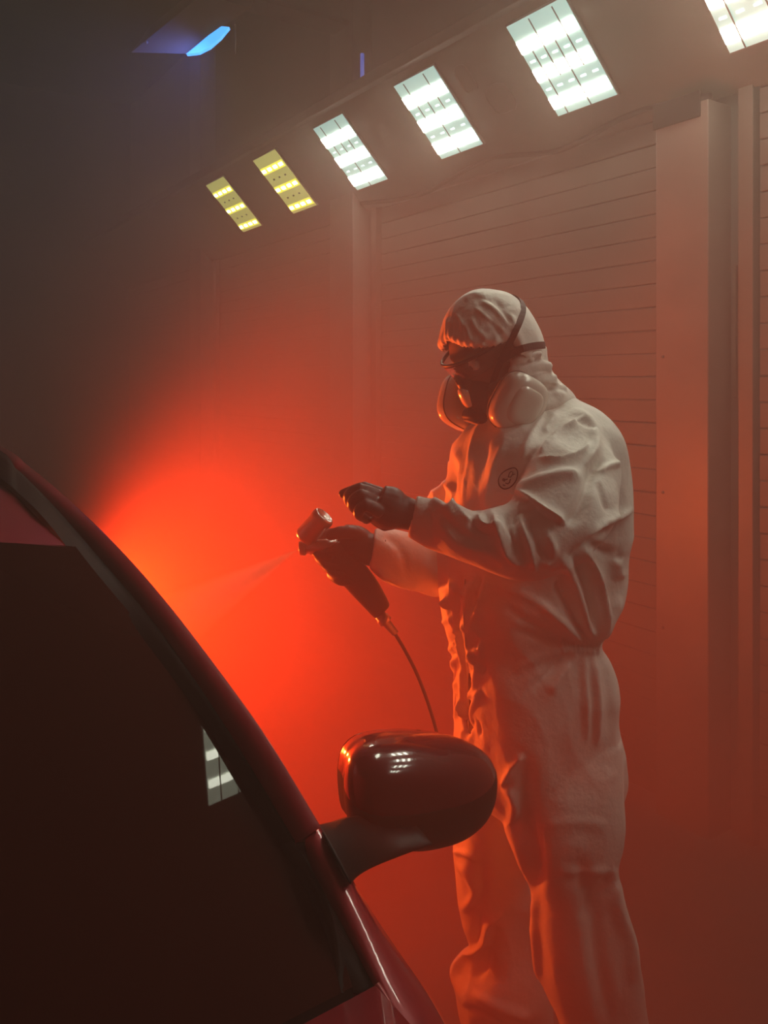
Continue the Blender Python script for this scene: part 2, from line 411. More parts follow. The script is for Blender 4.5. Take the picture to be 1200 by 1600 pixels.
tube('pull_cord', [P(367, 38, 3.9), P(368, 60, 3.9), P(367, 84, 3.9)], .0035, M['trim'], hu, 6)
bm = bmesh.new(); bmesh.ops.create_uvsphere(bm, u_segments=12, v_segments=8, radius=.008); bmesh.ops.translate(bm, verts=bm.verts, vec=P(229, 66, 3.88)); bmobj('indicator', bm, M['ledyellow2'] if 'ledyellow2' in M else M['trim'], hu)
tag(tube('tube_lamp', [PX(566, 145, WX-.10), PX(566, 84, WX-.10)], .012, M['bluedim'], None, 10), 'dim blue upright tube on the wall beside the column top', 'lamp')

# red floodlight standing beyond the car (hidden in the photo behind the windscreen pillar)
fl = empty('floodlight', (RED_P.x, RED_P.y, 0), 'red floodlight on a short stand behind the car pillar', 'lamp')
q = _aim.to_track_quat('-Z', 'Y').to_matrix()
V, Fc = ellipsoid_data(RED_P-_aim.normalized()*.10, [q.col[0]*.11, q.col[1]*.08, q.col[2]*.035], 20, 12, 5); pyobj('lamp_body', V, Fc, M['dark'], fl)
tube('stand_pole', [Vector((RED_P.x, RED_P.y, .03))-_aim.normalized()*.10, RED_P-_aim.normalized()*.10], .014, M['dark'], fl)
for k in range(3):
    an = k*2.1; c = Vector((RED_P.x, RED_P.y, 0))-_aim.normalized()*.10; c.z = 0
    tube('leg', [c+Vector((0, 0, .20)), c+Vector((math.cos(an)*.22, math.sin(an)*.22, .012))], .01, M['dark'], fl)

# ------------------------------------------------------------------ CAR
XC = -.28
car = empty('car', (XC, 1.6, 0), 'dark red car with black windscreen in the left foreground, seen over its bonnet', 'car')
def C(pts, X0, X1):                   # image curve on a slanting side plane, X runs from X0 to X1 along it
    n = len(pts)-1
    return [PX(x, y, X0+(X1-X0)*(i/n)) for i, (x, y) in enumerate(pts)]
def resample(pts, n):
    pts = [np.array(p) for p in catmull([list(p) for p in pts], 8)]
    L = [0]
    for i in range(1, len(pts)): L.append(L[-1]+np.linalg.norm(pts[i]-pts[i-1]))
    out = []
    for k in range(n+1):
        s = L[-1]*k/n; i = min(max(np.searchsorted(L, s), 1), len(L)-1); t = (s-L[i-1])/(L[i]-L[i-1]+1e-9); out.append(Vector(pts[i-1]*(1-t)+pts[i]*t))
    return out
def strip(name, curves, mat, parent=car, n=48, thick=0.0, smooth=True):
    if len({len(c) for c in curves}) == 1:
        k = max(2, n//(len(curves[0])-1)); R = [[Vector(q) for q in catmull([list(p) for p in c], k)] for c in curves]
    else: R = [resample(c, n) for c in curves]
    n = len(R[0])-1; V = []; Fc = []; m = len(R)
    for i in range(n+1):
        for r in R: V.append(r[i])
    for i in range(n):
        for j in range(m-1): Fc.append((i*m+j, i*m+j+1, (i+1)*m+j+1, (i+1)*m+j))
    o = pyobj(name, V, Fc, mat, parent, smooth)
    if thick:
        md = o.modifiers.new('s', 'SOLIDIFY'); md.thickness = thick; md.offset = -1
    return o
O = [(0, 701), (37, 729), (67, 757), (97, 784), (124, 804), (150, 824), (180, 856), (225, 909), (262, 957), (300, 1006), (337, 1055), (375, 1104), (400, 1137), (426, 1176), (453, 1222), (480, 1272), (494, 1297)]
B1 = [(0, 722), (34, 745), (62, 768), (90, 797), (115, 824), (134, 852), (166, 880), (205, 920), (240, 963), (275, 1015), (312, 1070), (345, 1121), (366, 1154), (392, 1194), (416, 1240), (443, 1290), (462, 1318)]
B2 = [(0, 747), (34, 766), (67, 804), (88, 830), (107, 857), (120, 880), (143, 908), (183, 950), (216, 990), (252, 1036), (288, 1084), (318, 1123), (340, 1160), (366, 1204), (392, 1242), (420, 1290), (438, 1322)]
def lin(n, a, b): return [a+(b-a)*i/(n-1) for i in range(n)]
nO = len(O)
XO = [.33+.135*(i/(nO-1)) for i in range(nO)]
XO = [X+.028*math.sin(math.pi*i/(nO-1)) for i, X in enumerate(XO)]
Ow = [PX(x, y, X) for (x, y), X in zip(O, XO)]
B1w = [PX(x, y, X-.022) for (x, y), X in zip(B1, XO)]
B2w = [PX(x, y, X-.048) for (x, y), X in zip(B2, XO)]
GA = Vector((.332, 1.40, 1.335)); GB = Vector((.425, .715, .992)); GT = (GB-GA).normalized()
GN = Vector((.11, -.43, .89)); GN = (GN-GT*GN.dot(GT)).normalized(); CO = Vector((0, 0, CAMZ))
def PG(x, y):                         # point on the windscreen's edge plane
    d = P(x, y, 1)-CO; return CO+d*((GA-CO).dot(GN)/d.dot(GN))
for i in range(4, nO): B2w[i] = PG(*B2[i])
for i in range(4): B2w[i] = PX(*B2[i], B2w[4].x-(4-i)*.012)
def relax(w, it=3):
    for _ in range(it): w = [w[0]]+[(w[i-1]+w[i]*2+w[i+1])/4 for i in range(1, len(w)-1)]+[w[-1]]
    return w
Ow = relax(Ow); B1w = relax(B1w); B2w = relax(B2w)
mid = [a.lerp(b, .55)+Vector((.011, -.013, .013)) for a, b in zip(B1w, Ow)]
mid2 = [a.lerp(b, .85)+Vector((.007, -.003, .006)) for a, b in zip(B1w, Ow)]
# extend backwards (behind the frame edge) along the roof
def ext(w, dz=.0):
    a = w[0]; return [a+Vector((-.02, 1.7, -.10+dz)), a+Vector((-.004, .8, .012+dz))]+w
drop = [p+Vector((.014, .03, -.055)) for p in Ow]; drop2 = [p+Vector((.03, .05, -.12)) for p in Ow]
def low(w, k): return [p-Vector((0, 0, k)) for p in w]
strip('windscreen_pillar', [ext(c) for c in ([b-Vector((0, 0, .012)) for b in B1w], B1w, mid, mid2, Ow, drop, drop2)], M['paint'], car, 90)
bl = [a.lerp(b, .5)+Vector((0, -.002, .004)) for a, b in zip(B2w, B1w)]
bl2 = [a.lerp(b, .85)+Vector((.001, -.001, .004)) for a, b in zip(B2w, B1w)]
# the moulding rises over the side rail where the roof begins
for i in range(4):
    k = (1-i/4)
    bl2[i] = bl2[i].lerp(Ow[i]+Vector((0, 0, .003)), .9*k); bl[i] = B2w[i].lerp(Ow[i], .55)+Vector((0, 0, .006))
bl = relax(bl, 4); bl2 = relax(bl2, 4)
tail = [(492, 1375), (513, 1425), (521, 1490), (534, 1552)]
tailw = [PX(x, y, .448) for x, y in tail]
strip('roof_moulding', [ext(c) for c in (B2w, bl, bl2, [a+Vector((0, 0, -.004)) for a in B1w])], M['gloss'], car, 90)
# lower black quarter between glass and wing
LB = [(438, 1322), (465, 1368), (507, 1456), (534, 1552)]
LM = [(452, 1312), (492, 1375), (514, 1427), (545, 1549)]
LR = [(476, 1310), (486, 1350), (540, 1450), (586, 1539)]
LBw = [PG(*p) for p in LB]; LMw = [p+Vector((.001, -.001, .003)) for p in C(LM, .440, .440)]; LRw = C(LR, .452, .458)
LMa = [a.lerp(b, .3)+Vector((0, -.002, .001)) for a, b in zip(LBw, LMw)]
strip('cowl_corner', [LBw, LMa, LMw, [a.lerp(b, .15)-Vector((0, 0, .006)) for a, b in zip(LMw, LRw)], [p-Vector((0, 0, .004)) for p in LRw], [p-Vector((-.004, 0, .03)) for p in LRw]], M['satin'], car, 40)
# wing top reaching up to the pillar
FH = [(486, 1308), (513, 1367), (549, 1427), (572, 1482), (591, 1536)]
FL = [(477, 1312), (486, 1350), (526, 1425), (553, 1475), (587, 1538)]
FR = [(497, 1298), (522, 1330), (545, 1366), (568, 1413), (591, 1458)]  # right outline
FLw = C(FL, .453, .458); FHw = [p+Vector((0, -.002, .004)) for p in C(FH, .462, .468)]; FRw = C(FR, .474, .515)
ext2L = [PZ(624, 1600, .975), PZ(668, 1680, .95), PZ(820, 2100, .88), Vector((.50, -.30, .70))]
ext2H = [PZ(632, 1600, .978), PZ(676, 1680, .953), PZ(828, 2100, .885), Vector((.51, -.30, .70))]
ext2R = [PZ(640, 1514, .958), PZ(712, 1598, .925), PZ(900, 2050, .80), Vector((.61, -.30, .66))]
wL = relax(resample(FLw+ext2L, 48), 8); wH = relax(resample(FHw+ext2H, 48), 8); wR = relax(resample(FRw+ext2R, 48), 8)
fm = [a.lerp(b, .4)+Vector((.004, -.002, .004)) for a, b in zip(wH, wR)]; fm2 = [a.lerp(b, .8)+Vector((.004, -.001, .004)) for a, b in zip(wH, wR)]
wing_curves = [[p-Vector((0, 0, .02)) for p in wL], wL, wH, fm, fm2, wR, [p+Vector((.015, .015, -.05)) for p in wR], [p+Vector((.03, .03, -.30)) for p in wR]]
strip('wing', wing_curves, M['paint'], car, 48)
# windscreen: rows from the upper corner to the lower corner
GX = GT.cross(GN).normalized(); GX = GX if GX.x > 0 else -GX
edge = relax(resample([p+GX*.014 for p in B2w[4:]]+[p+GX*.014 for p in LBw[1:]], 40), 8)
HW = .72
V = []; Fc = []; NX = 48
WB = .03
for i, e in enumerate(edge):
    hw = e.x-XC; top_t = 1-i/40
    for j in range(NX+1):
        s = 1-2*j/NX
        k = 1-abs(s)**2.2
        V.append(Vector((XC+hw*s, e.y-WB*k*(1-.25*top_t)+.0, e.z+(.045*top_t+.012)*k)))
for i in range(40):
    for j in range(NX): a = i*(NX+1)+j; Fc.append((a, a+1, a+NX+2, a+NX+1))
ws = pyobj('windscreen', V, Fc, M['glass'], car)
toprow = V[:NX+1]; botrow = V[-(NX+1):]
# roof panel
rl = ext(B2w[:5]); rl.sort(key=lambda p: p.y); RY = [p.y for p in rl]; RX = [p.x for p in rl]; RZ = [p.z for p in rl]
rf = [[Vector((p.x-.016*(1-2*j/NX), p.y-.004, p.z+.002)) for j, p in enumerate(toprow)]]
for k, (dy, dz) in enumerate(((.05, .016), (.25, .05), (.6, .085), (1.2, .088), (1.9, .02), (2.3, -.08))):
    row = []; yy = edge[0].y+dy; xe = float(np.interp(yy, RY, RX))-.004; ze = float(np.interp(yy, RY, RZ))-.004
    for j in range(NX+1):
        s = 1-2*j/NX; row.append(Vector((XC+(xe-XC)*s, yy, ze+.045*(1-abs(s)**2.2))))
    rf.append(row)
Vr = [p for r in rf for p in r]; n1 = NX+1
pyobj('roof', Vr, [(i*n1+j, i*n1+j+1, (i+1)*n1+j+1, (i+1)*n1+j) for i in range(len(rf)-1) for j in range(NX)], M['paint'], car)
# glossy edge band of the windscreen top
# bonnet
hb = []
he = [PY(584, 1541, .70), PZ(584, 1541, .962), PZ(510, 1568, .974), PZ(432, 1602, .985)]
for k, (tt, dz, wf) in enumerate(((0, 0, 1), (.12, -.010, 1.01), (.3, -.05, 1.025), (.55, -.12, 1.05), (.78, -.20, 1.06), (.94, -.30, 1.06), (1, -.38, 1.05))):
    row = []
    for j in range(NX+1):
        s = 1-2*j/NX; q = 1-abs(s)**2.2
        y0 = he[0].y-.05*q; y1 = -.50+.12*s*s
        row.append(Vector((XC+(he[0].x-XC+.002)*wf*s, y0+(y1-y0)*tt, he[0].z+dz+.030*(1-s*s))))
    hb.append(row)
hb = [[Vector((p.x, p.y+.004, p.z-.03)) for p in hb[0]]]+hb
pyobj('bonnet', [p for r in hb for p in r], [(i*n1+j, i*n1+j+1, (i+1)*n1+j+1, (i+1)*n1+j) for i in range(len(hb)-1) for j in range(NX)], M['paint'], car)
# bonnet edge bead next to the wing
bead = [PZ(588, 1540, .994), PZ(605, 1567, .986), PZ(624, 1601, .977), PZ(668, 1680, .952)]
tube('bonnet_edge', bead, .0045, M['paint'], car, 10)
# cowl between glass foot and bonnet
cw = [botrow, [p+Vector((0, -.005, -.03)) for p in botrow], [Vector((p.x, p.y-.03, p.z-.035)) for p in botrow], [Vector((p.x, p.y+.004, p.z-.03)) for p in hb[1]]]
pyobj('cowl', [p for r in cw for p in r], [(i*n1+j, i*n1+j+1, (i+1)*n1+j+1, (i+1)*n1+j) for i in range(3) for j in range(NX)], M['satin'], car)
# body sides, doors, side glass
def side(sgn):
    m = lambda v: v if sgn > 0 else Vector((2*XC-v.x, v.y, v.z))
    belt = [Vector((.50, .86, .96)), Vector((.525, 1.3, .965)), Vector((.53, 2.0, .98)), Vector((.52, 2.8, 1.0)), Vector((.48, 3.6, 1.02))]
    mid_ = [Vector((p.x+.045, p.y, .72)) for p in belt]; sill = [Vector((p.x+.01, p.y, .26)) for p in belt]
    strip('door_panel', [[m(p) for p in c] for c in (belt, mid_, sill)], M['paint'], car, 40)
    rr = resample(ext(drop2), 60)[::-1]; rr = [p for p in rr if p.y > .9][:58]
    topc = [rr[0], rr[20], rr[38], rr[-1]]
    strip('side_glass', [[m(p+Vector((-.012, 0, 0))) for p in topc], [m(p+Vector((-.02, 0, .0))) for p in (belt[0]+Vector((0, .12, 0)), belt[1], belt[2], belt[3])]], M['glass'], car, 40)
side(1); side(-1)
mir = lambda v: Vector((2*XC-v.x, v.y, v.z))
strip('windscreen_pillar', [[mir(p) for p in ext(c)] for c in (B1w, mid, Ow, drop, drop2)], M['paint'], car, 60)
strip('roof_moulding', [[mir(p) for p in ext(c)] for c in (B2w, bl, B1w)], M['gloss'], car, 60)
strip('wing', [[mir(p) for p in c] for c in wing_curves], M['paint'], car, 60)
strip('cowl_corner', [[mir(p) for p in c] for c in (LBw, LMw, LRw)], M['satin'], car, 30)
strip('bumper', [[Vector((XC+s*.80, -.30-.25*(1-s*s), z)) for s in (-1, -.8, -.4, 0, .4, .8, 1)] for z in (.64, .45, .22)], M['paint'], car, 40)
strip('tail_panel', [[Vector((XC+s*.76, y+.05*(1-s*s), z)) for s in (-1, -.8, -.4, 0, .4, .8, 1)] for y, z in ((3.55, 1.02), (3.62, .7), (3.58, .26))], M['paint'], car, 40)
strip('rear_glass', [[Vector((XC+s*w, y, z+.02*(1-s*s))) for s in (-1, -.5, 0, .5, 1)] for w, y, z in ((.58, 3.1, 1.36), (.74, 3.55, 1.03))], M['glass'], car, 20)
for x in (XC-.74, XC+.74):
    for y in (.15, 2.95):
        bm = bmesh.new(); bmesh.ops.create_cone(bm, cap_ends=True, segments=32, radius1=.31, radius2=.31, depth=.20)
        bmesh.ops.bevel(bm, geom=[e for e in bm.edges if len(e.link_faces) == 2 and any(len(f.verts) > 8 for f in e.link_faces)], offset=.03, segments=3, affect='EDGES')
        bmesh.ops.rotate(bm, verts=bm.verts, matrix=Matrix.Rotation(math.pi/2, 3, 'Y')); bmesh.ops.translate(bm, verts=bm.verts, vec=(x, y, .31)); w_ = bmobj('wheel', bm, M['tyre'], car)

# door mirror on the right of the picture
YM = .99
mo = [(541, 1185), (548, 1171), (565, 1156), (593, 1148), (636, 1144), (678, 1147), (715, 1153), (743, 1165), (763, 1181), (773, 1202), (774, 1222), (772, 1240), (763, 1264), (746, 1284), (721, 1300), (690, 1310), (650, 1316), (610, 1311), (580, 1302), (561, 1291), (545, 1277), (539, 1253), (537, 1213)]
outl = [PY(x, y, YM) for x, y in mo]
outl = resample(outl+[outl[0]], 64)[:-1]
cen = PY(650, 1236, YM)
V, Fc = [], []; n = len(outl)
prof = [(.90, .030), (.975, .022), (1.0, .004), (1.0, -.006)]+[(math.cos(t)**.62, -.006-.085*math.sin(t)) for t in [math.pi/2*k/14 for k in range(1, 14)]]
for sc, dy in prof:
    for p in outl:
        q = cen+(p-cen)*sc; V.append(Vector((q.x+(.62*dy if dy < 0 else 0), q.y+dy, q.z+(.25*-dy if dy < 0 else 0))))
for i in range(len(prof)-1):
    for k in range(n): Fc.append((i*n+k, i*n+(k+1) % n, (i+1)*n+(k+1) % n, (i+1)*n+k))
V.append(cen+Vector((-.057, -.092, .023))); last = (len(prof)-1)*n
for k in range(n): Fc.append((last+k, last+(k+1) % n, len(V)-1))
mr = empty('door_mirror_dummy', (0, 0, 0), None, None); bpy.data.objects.remove(mr)
cp0, cp1 = PY(580, 1256, .93), PY(772, 1229, .93)
cn = (cp1-cp0).cross(Vector((-.10, 1, .22))).normalized(); cn = cn if cn.z > 0 else -cn
def half(name, keep_up, mat):
    t = bpy.data.meshes.new('t'); t.from_pydata([tuple(v) for v in V], [], Fc); b = bmesh.new(); b.from_mesh(t)
    bmesh.ops.bisect_plane(b, geom=b.verts[:]+b.edges[:]+b.faces[:], plane_co=cp0, plane_no=cn, clear_inner=keep_up, clear_outer=not keep_up)
    return bmobj(name, b, mat, car)
shell = half('mirror_cap', True, M['cap']); half('mirror_lower_half', False, M['capdark'])  # shell split along a slanting plane, lower half in a darker colour
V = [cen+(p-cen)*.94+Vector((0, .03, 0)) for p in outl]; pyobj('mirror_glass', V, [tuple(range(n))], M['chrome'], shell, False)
# arm
V, Fc = [], []
st = [((500, 1297), (541, 1372), .475, .030), ((530, 1296), (556, 1362), .505, .032), ((560, 1293), (580, 1351), .545, .036), ((600, 1292), (622, 1338), .60, .036), ((655, 1288), (684, 1321), .655, .032), ((705, 1285), (722, 1302), .71, .014)]
ss = catmull([list(PX(*a, X)+Vector((0, k*.006, 0)))+list(PX(*b, X+.005)+Vector((0, k*.006, 0)))+[t] for k, (a, b, X, t) in enumerate(st[:5])], 5); seg = 20
for q in ss:
    a, b, t = Vector(q[:3]), Vector(q[3:6]), q[6]; c = (a+b)/2; h = (b-a)/2
    dp = Vector((.2, .95, .0)).normalized()
    for k in range(seg):
        an = 2*math.pi*k/seg; f = lambda v: math.copysign(abs(v)**.75, v); V.append(c+h*f(math.cos(an))+dp*t*f(math.sin(an)))
for i in range(len(ss)-1):
    for k in range(seg): Fc.append((i*seg+k, i*seg+(k+1) % seg, (i+1)*seg+(k+1) % seg, (i+1)*seg+k))
Fc += [tuple(range(seg)), tuple((len(ss)-1)*seg+k for k in range(seg))]
pyobj('mirror_arm', V, Fc, M['capdark'], car)

# ------------------------------------------------------------------ PERSON
torso = [(775, 585, 853, 562, 1.80, .9), (762, 618, 868, 590, 1.80, .9), (748, 650, 892, 620, 1.80, .95), (722, 678, 930, 640, 1.80, 1.05), (708, 705, 958, 670, 1.80, 1.15), (703, 745, 974, 712, 1.80, 1.12),
         (696, 800, 980, 768, 1.80, 1.0), (688, 855, 979, 830, 1.80, .95), (687, 900, 969, 888, 1.80, .9), (690, 945, 962, 940, 1.80, .9), (697, 985, 943, 978, 1.80, .92), (702, 1008, 934, 1002, 1.80, .95), (705, 1030, 944, 1024, 1.80, .97),
         (709, 1075, 957, 1066, 1.80, .95), (709, 1120, 961, 1115, 1.80, .95), (710, 1170, 970, 1165, 1.80, .93), (718, 1215, 972, 1210, 1.80, .88), (745, 1255, 965, 1250, 1.80, .75)]
legN = [(775, 1160, 971, 1150, 1.76, .8), (783, 1235, 974, 1225, 1.73, .82), (790, 1300, 972, 1290, 1.71, .85), (808, 1350, 963, 1345, 1.70, .85), (826, 1398, 968, 1380, 1.70, .85), (829, 1460, 985, 1445, 1.70, .85),
        (833, 1520, 998, 1510, 1.70, .85), (850, 1570, 1001, 1560, 1.70, .85), (870, 1610, 1010, 1605, 1.70, .85), (890, 1680, 1030, 1670, 1.70, .85), (898, 1760, 1035, 1755, 1.70, .9), (900, 1785, 1030, 1785, 1.70, .9)]
legF = [(712, 1160, 860, 1160, 1.86, .8), (711, 1240, 855, 1240, 1.90, .85), (711, 1295, 850, 1290, 1.92, .85), (705, 1330, 846, 1330, 1.93, .85), (711, 1400, 842, 1395, 1.94, .85), (721, 1450, 845, 1440, 1.95, .85),
        (733, 1487, 850, 1475, 1.95, .9), (716, 1512, 856, 1500, 1.95, .9), (702, 1535, 860, 1535, 1.95, .9), (712, 1570, 862, 1568, 1.95, .9), (720, 1610, 862, 1610, 1.95, .9), (725, 1640, 860, 1640, 1.95, .9)]
armN = [(955, 690, 872, 650, 1.70, .9), (968, 745, 845, 690, 1.63, .9), (962, 805, 822, 740, 1.57, .9), (935, 858, 805, 775, 1.54, .92), (880, 896, 790, 788, 1.52, .92), (822, 905, 768, 793, 1.51, .92), (765, 895, 738, 796, 1.52, .9),
        (708, 873, 700, 783, 1.53, .88), (668, 856, 672, 776, 1.55, .85), (634, 841, 650, 771, 1.56, .85)]
armF = [(700, 720, 790, 730, 1.96, .9), (694, 752, 780, 780, 2.0, .85), (668, 778, 770, 830, 2.02, .8), (665, 830, 740, 900, 2.0, .8), (690, 922, 668, 840, 1.96, .85), (640, 918, 636, 832, 1.92, .85), (605, 908, 608, 828, 1.89, .85), (576, 889, 586, 826, 1.87, .85)]
me = voxel_mesh('coverall', [loft_data(torso, 4, 48, 3.0, math.radians(21)), loft_data(legN, 4, 36, 2.7, math.radians(21)), loft_data(legF, 4, 36, 2.6, math.radians(18)), loft_data(armN, 4, 32, 2.1), loft_data(armF, 4, 28)], .0045, 6)
co = get_co(me); no = get_no(me); px, py, dd = project(co)
view = np.stack([co[:, 0], co[:, 1], co[:, 2]-CAMZ], 1); view /= np.linalg.norm(view, axis=1)[:, None]
facing = np.clip(-(view*no).sum(1)*3+.25, 0, 1)
S = []
# back and shoulder
S += [([(895, 640), (925, 665), (930, 700), (915, 730)], 7, .010), ([(842, 717), (860, 690), (880, 668), (915, 655)], 6, .012, 1), ([(842, 718), (875, 718), (905, 708), (922, 690)], 6, .014, 2),
      ([(850, 640), (830, 680), (815, 720)], 6, .007), ([(870, 645), (850, 672)], 5, .006), ([(807, 767), (835, 786), (862, 806), (884, 820)], 7, .018, 3), ([(808, 765), (840, 752), (880, 742), (905, 745)], 8, .012), ([(884, 820), (905, 800), (915, 770), (925, 740), (947, 715)], 10, -.016),
      ([(835, 787), (808, 789)], 5, .010), ([(940, 735), (950, 728), (968, 725)], 5, .010), ([(935, 750), (942, 780), (952, 800)], 5, -.006), ([(990, 795), (955, 812), (920, 835), (890, 870), (862, 895)], 9, .016, 1), ([(955, 825), (915, 850), (880, 880)], 9, -.016),
      ([(960, 860), (968, 905)], 8, .010), ([(916, 845), (950, 865), (972, 870)], 8, -.012), ([(912, 855), (935, 900), (945, 960), (930, 998)], 7, .014, 1), ([(880, 870), (900, 920), (915, 970), (925, 1000)], 8, .014), ([(900, 870), (918, 930), (926, 985)], 6, -.012),
      ([(965, 930), (950, 970), (936, 998)], 7, .010), ([(870, 910), (895, 960), (915, 1000)], 8, -.010), ([(845, 945), (880, 975), (912, 1002)], 7, .008), ([(760, 910), (830, 935), (880, 975), (905, 1000)], 8, .006), ([(790, 950), (850, 985), (900, 1006)], 6, -.006)]
# waist elastic
for k in range(9):
    x = 880+k*6.5; S.append(([(x, 995+abs(k-6)*0), (x+1, 1022)], 2.2, .007))
S += [([(800, 985), (860, 1002), (905, 1010), (938, 1008)], 8, -.008), ([(905, 1022), (880, 1050), (860, 1085)], 8, .009), ([(912, 1024), (915, 1080), (918, 1160)], 5, .008), ([(925, 1022), (932, 1090), (935, 1170)], 6, .010), ([(900, 1025), (870, 1045), (830, 1080)], 8, -.010),
      ([(935, 1025), (948, 1070), (952, 1150)], 7, -.006), ([(890, 1018), (840, 1030), (800, 1050)], 8, .006)]
# forearm folds of the near sleeve
S += [([(675, 778), (690, 790), (712, 812)], 6, .007), ([(668, 795), (675, 815), (672, 845)], 5, -.003), ([(700, 785), (715, 800), (742, 822)], 7, .012, 1), ([(745, 800), (752, 815), (770, 820), (783, 812)], 6, .012, 1), ([(735, 812), (748, 830), (765, 838)], 6, -.010),
      ([(770, 796), (778, 830), (795, 868), (818, 884)], 7, .014, 1), ([(800, 795), (815, 840), (820, 880)], 8, -.012), ([(808, 800), (825, 850), (838, 895)], 8, .014, 1), ([(822, 808), (845, 850), (860, 880)], 8, -.010), ([(790, 800), (800, 840), (806, 870)], 5, -.008),
      ([(720, 850), (760, 862), (800, 890)], 9, .006), ([(690, 800), (720, 835), (765, 855)], 9, -.008), ([(850, 830), (862, 860), (850, 890)], 8, .010)]
# chest front and zip placket
S += [([(712, 700), (725, 740), (720, 790)], 7, .008), ([(745, 672), (738, 720), (728, 790)], 6, .010, 1), ([(760, 690), (752, 740), (742, 800)], 7, -.008), ([(790, 690), (770, 740), (762, 800)], 6, .006), ([(722, 720), (710, 760), (700, 795)], 6, -.010),
      ([(703, 895), (712, 960), (720, 1010), (722, 1060), (722, 1150)], 5, .010, 1), ([(695, 905), (706, 960), (712, 1020)], 5, -.008), ([(724, 895), (718, 950), (726, 1010), (731, 1080), (732, 1150)], 4, -.008), ([(740, 895), (736, 940), (735, 980), (738, 1040)], 6, .014), ([(759, 898), (756, 930), (745, 965), (740, 1000)], 6, .012, 1), ([(750, 900), (747, 930), (742, 955)], 4, -.010),
      ([(745, 975), (752, 1000), (745, 1030), (752, 1060)], 5, .008, 1), ([(735, 1000), (745, 1040), (738, 1085)], 4, .008), ([(737, 1090), (748, 1085), (738, 1110), (733, 1135)], 4, .008)]
for k in range(60):                  # crumpled front
    x = random.uniform(690, 756); y = random.uniform(900, 1150); a = random.uniform(-.5, .5); L = random.uniform(14, 34)
    S.append(([(x, y), (x+math.sin(a)*L*.5+random.uniform(-3, 3), y+L*.5), (x+math.sin(a)*L, y+L)], random.uniform(2.4, 4.5), random.choice((-.7, 1))*random.uniform(.005, .010)))
# legs
S += [([(818, 1178), (800, 1200), (782, 1232)], 7, .018, 1), ([(782, 1236), (800, 1240), (812, 1270), (815, 1300)], 8, .007, 2), ([(825, 1190), (822, 1250), (828, 1300), (836, 1350), (830, 1400)], 14, -.020), ([(790, 1230), (805, 1255), (800, 1290), (815, 1340), (828, 1395)], 8, .012),
      ([(705, 1330), (730, 1335), (745, 1345)], 5, .012, 1), ([(712, 1345), (735, 1375), (742, 1400), (720, 1425)], 8, .012), ([(750, 1345), (752, 1390), (740, 1420)], 9, -.010), ([(786, 1425), (762, 1445), (755, 1475), (725, 1500), (702, 1525)], 7, .020, 1), ([(750, 1430), (742, 1465), (735, 1490)], 9, -.012),
      ([(780, 1450), (765, 1490), (735, 1530)], 9, -.014), ([(960, 1365), (930, 1410), (910, 1440)], 10, -.014), ([(958, 1355), (965, 1420), (985, 1480), (990, 1540)], 9, .014), ([(905, 1340), (925, 1420), (935, 1500), (955, 1600)], 12, -.012), ([(870, 1360), (910, 1368), (955, 1360)], 8, .006),
      ([(850, 1290), (900, 1285), (950, 1292)], 10, .004), ([(832, 1400), (836, 1460), (838, 1540)], 5, .008), ([(735, 1550), (780, 1575), (830, 1590)], 8, .012), ([(720, 1575), (760, 1590), (800, 1615)], 7, -.010)]
# hidden far sleeve
S += [([(600, 835), (625, 860), (635, 900)], 7, -.006), ([(590, 890), (620, 905), (660, 915)], 5, .010), ([(672, 775), (690, 765), (700, 750)], 6, .010), ([(700, 755), (708, 780), (700, 800)], 4, .008)]
disp = stroke_field(px, py, S)*facing
# soft, larger cloth undulation from crossing waves
def waves(co, n, k0, k1, amp, seed, squash=(1, 1, .45)):
    r = np.random.default_rng(seed); out = np.zeros(len(co))
    for _ in range(n):
        k = r.normal(size=3)*np.array(squash); k /= np.linalg.norm(k); k *= r.uniform(k0, k1)
        ph = r.uniform(0, 6.28); w_ = r.normal(size=3); w_ /= np.linalg.norm(w_)
        ph2 = r.uniform(0, 6.28); out += np.sin(co@k+ph+1.3*np.sin(co@(w_*k1*.35)+ph2))
    return out/math.sqrt(n)*amp
w1 = waves(co, 7, 12, 30, .0035, 3); w2 = waves(co, 9, 45, 95, .0016, 5); rid = -np.abs(waves(co, 6, 25, 60, .005, 9))
disp = disp+w1+w2+rid*.6
co2 = co+no*disp[:, None]
set_co(me, co2)
bodym = voxel_mesh('person', [loft_data([(x1+10, y1, x2-10, y2, d, r*.9) for x1, y1, x2, y2, d, r in torso], 3, 24), loft_data([(x1+22, y1, x2-22, y2, d, r*.85) for x1, y1, x2, y2, d, r in legN], 3, 20), loft_data([(x1+22, y1, x2-22, y2, d, r*.85) for x1, y1, x2, y2, d, r in legF], 3, 20)]+
    [loft_data([((x1*.8+x2*.2), (y1*.8+y2*.2), (x1*.2+x2*.8), (y1*.2+y2*.8), d, r) for x1, y1, x2, y2, d, r in a], 3, 16) for a in (armN, armF)], .012, 2)
# head frame
H = P(770, 540, 1.785)
fa = (-RIGHT*.87-FWD*.49).normalized(); pitch = math.radians(31)
Lh = UP.cross(fa).normalized()                      # lateral
if Lh.dot(FWD) > 0: Lh = -Lh                        # near side (towards the camera)
ff = (fa*math.cos(pitch)-UP*math.sin(pitch)).normalized(); uu = (UP*math.cos(pitch)+fa*math.sin(pitch)).normalized()
def HL(f, l, u): return H+ff*f+Lh*l+uu*u
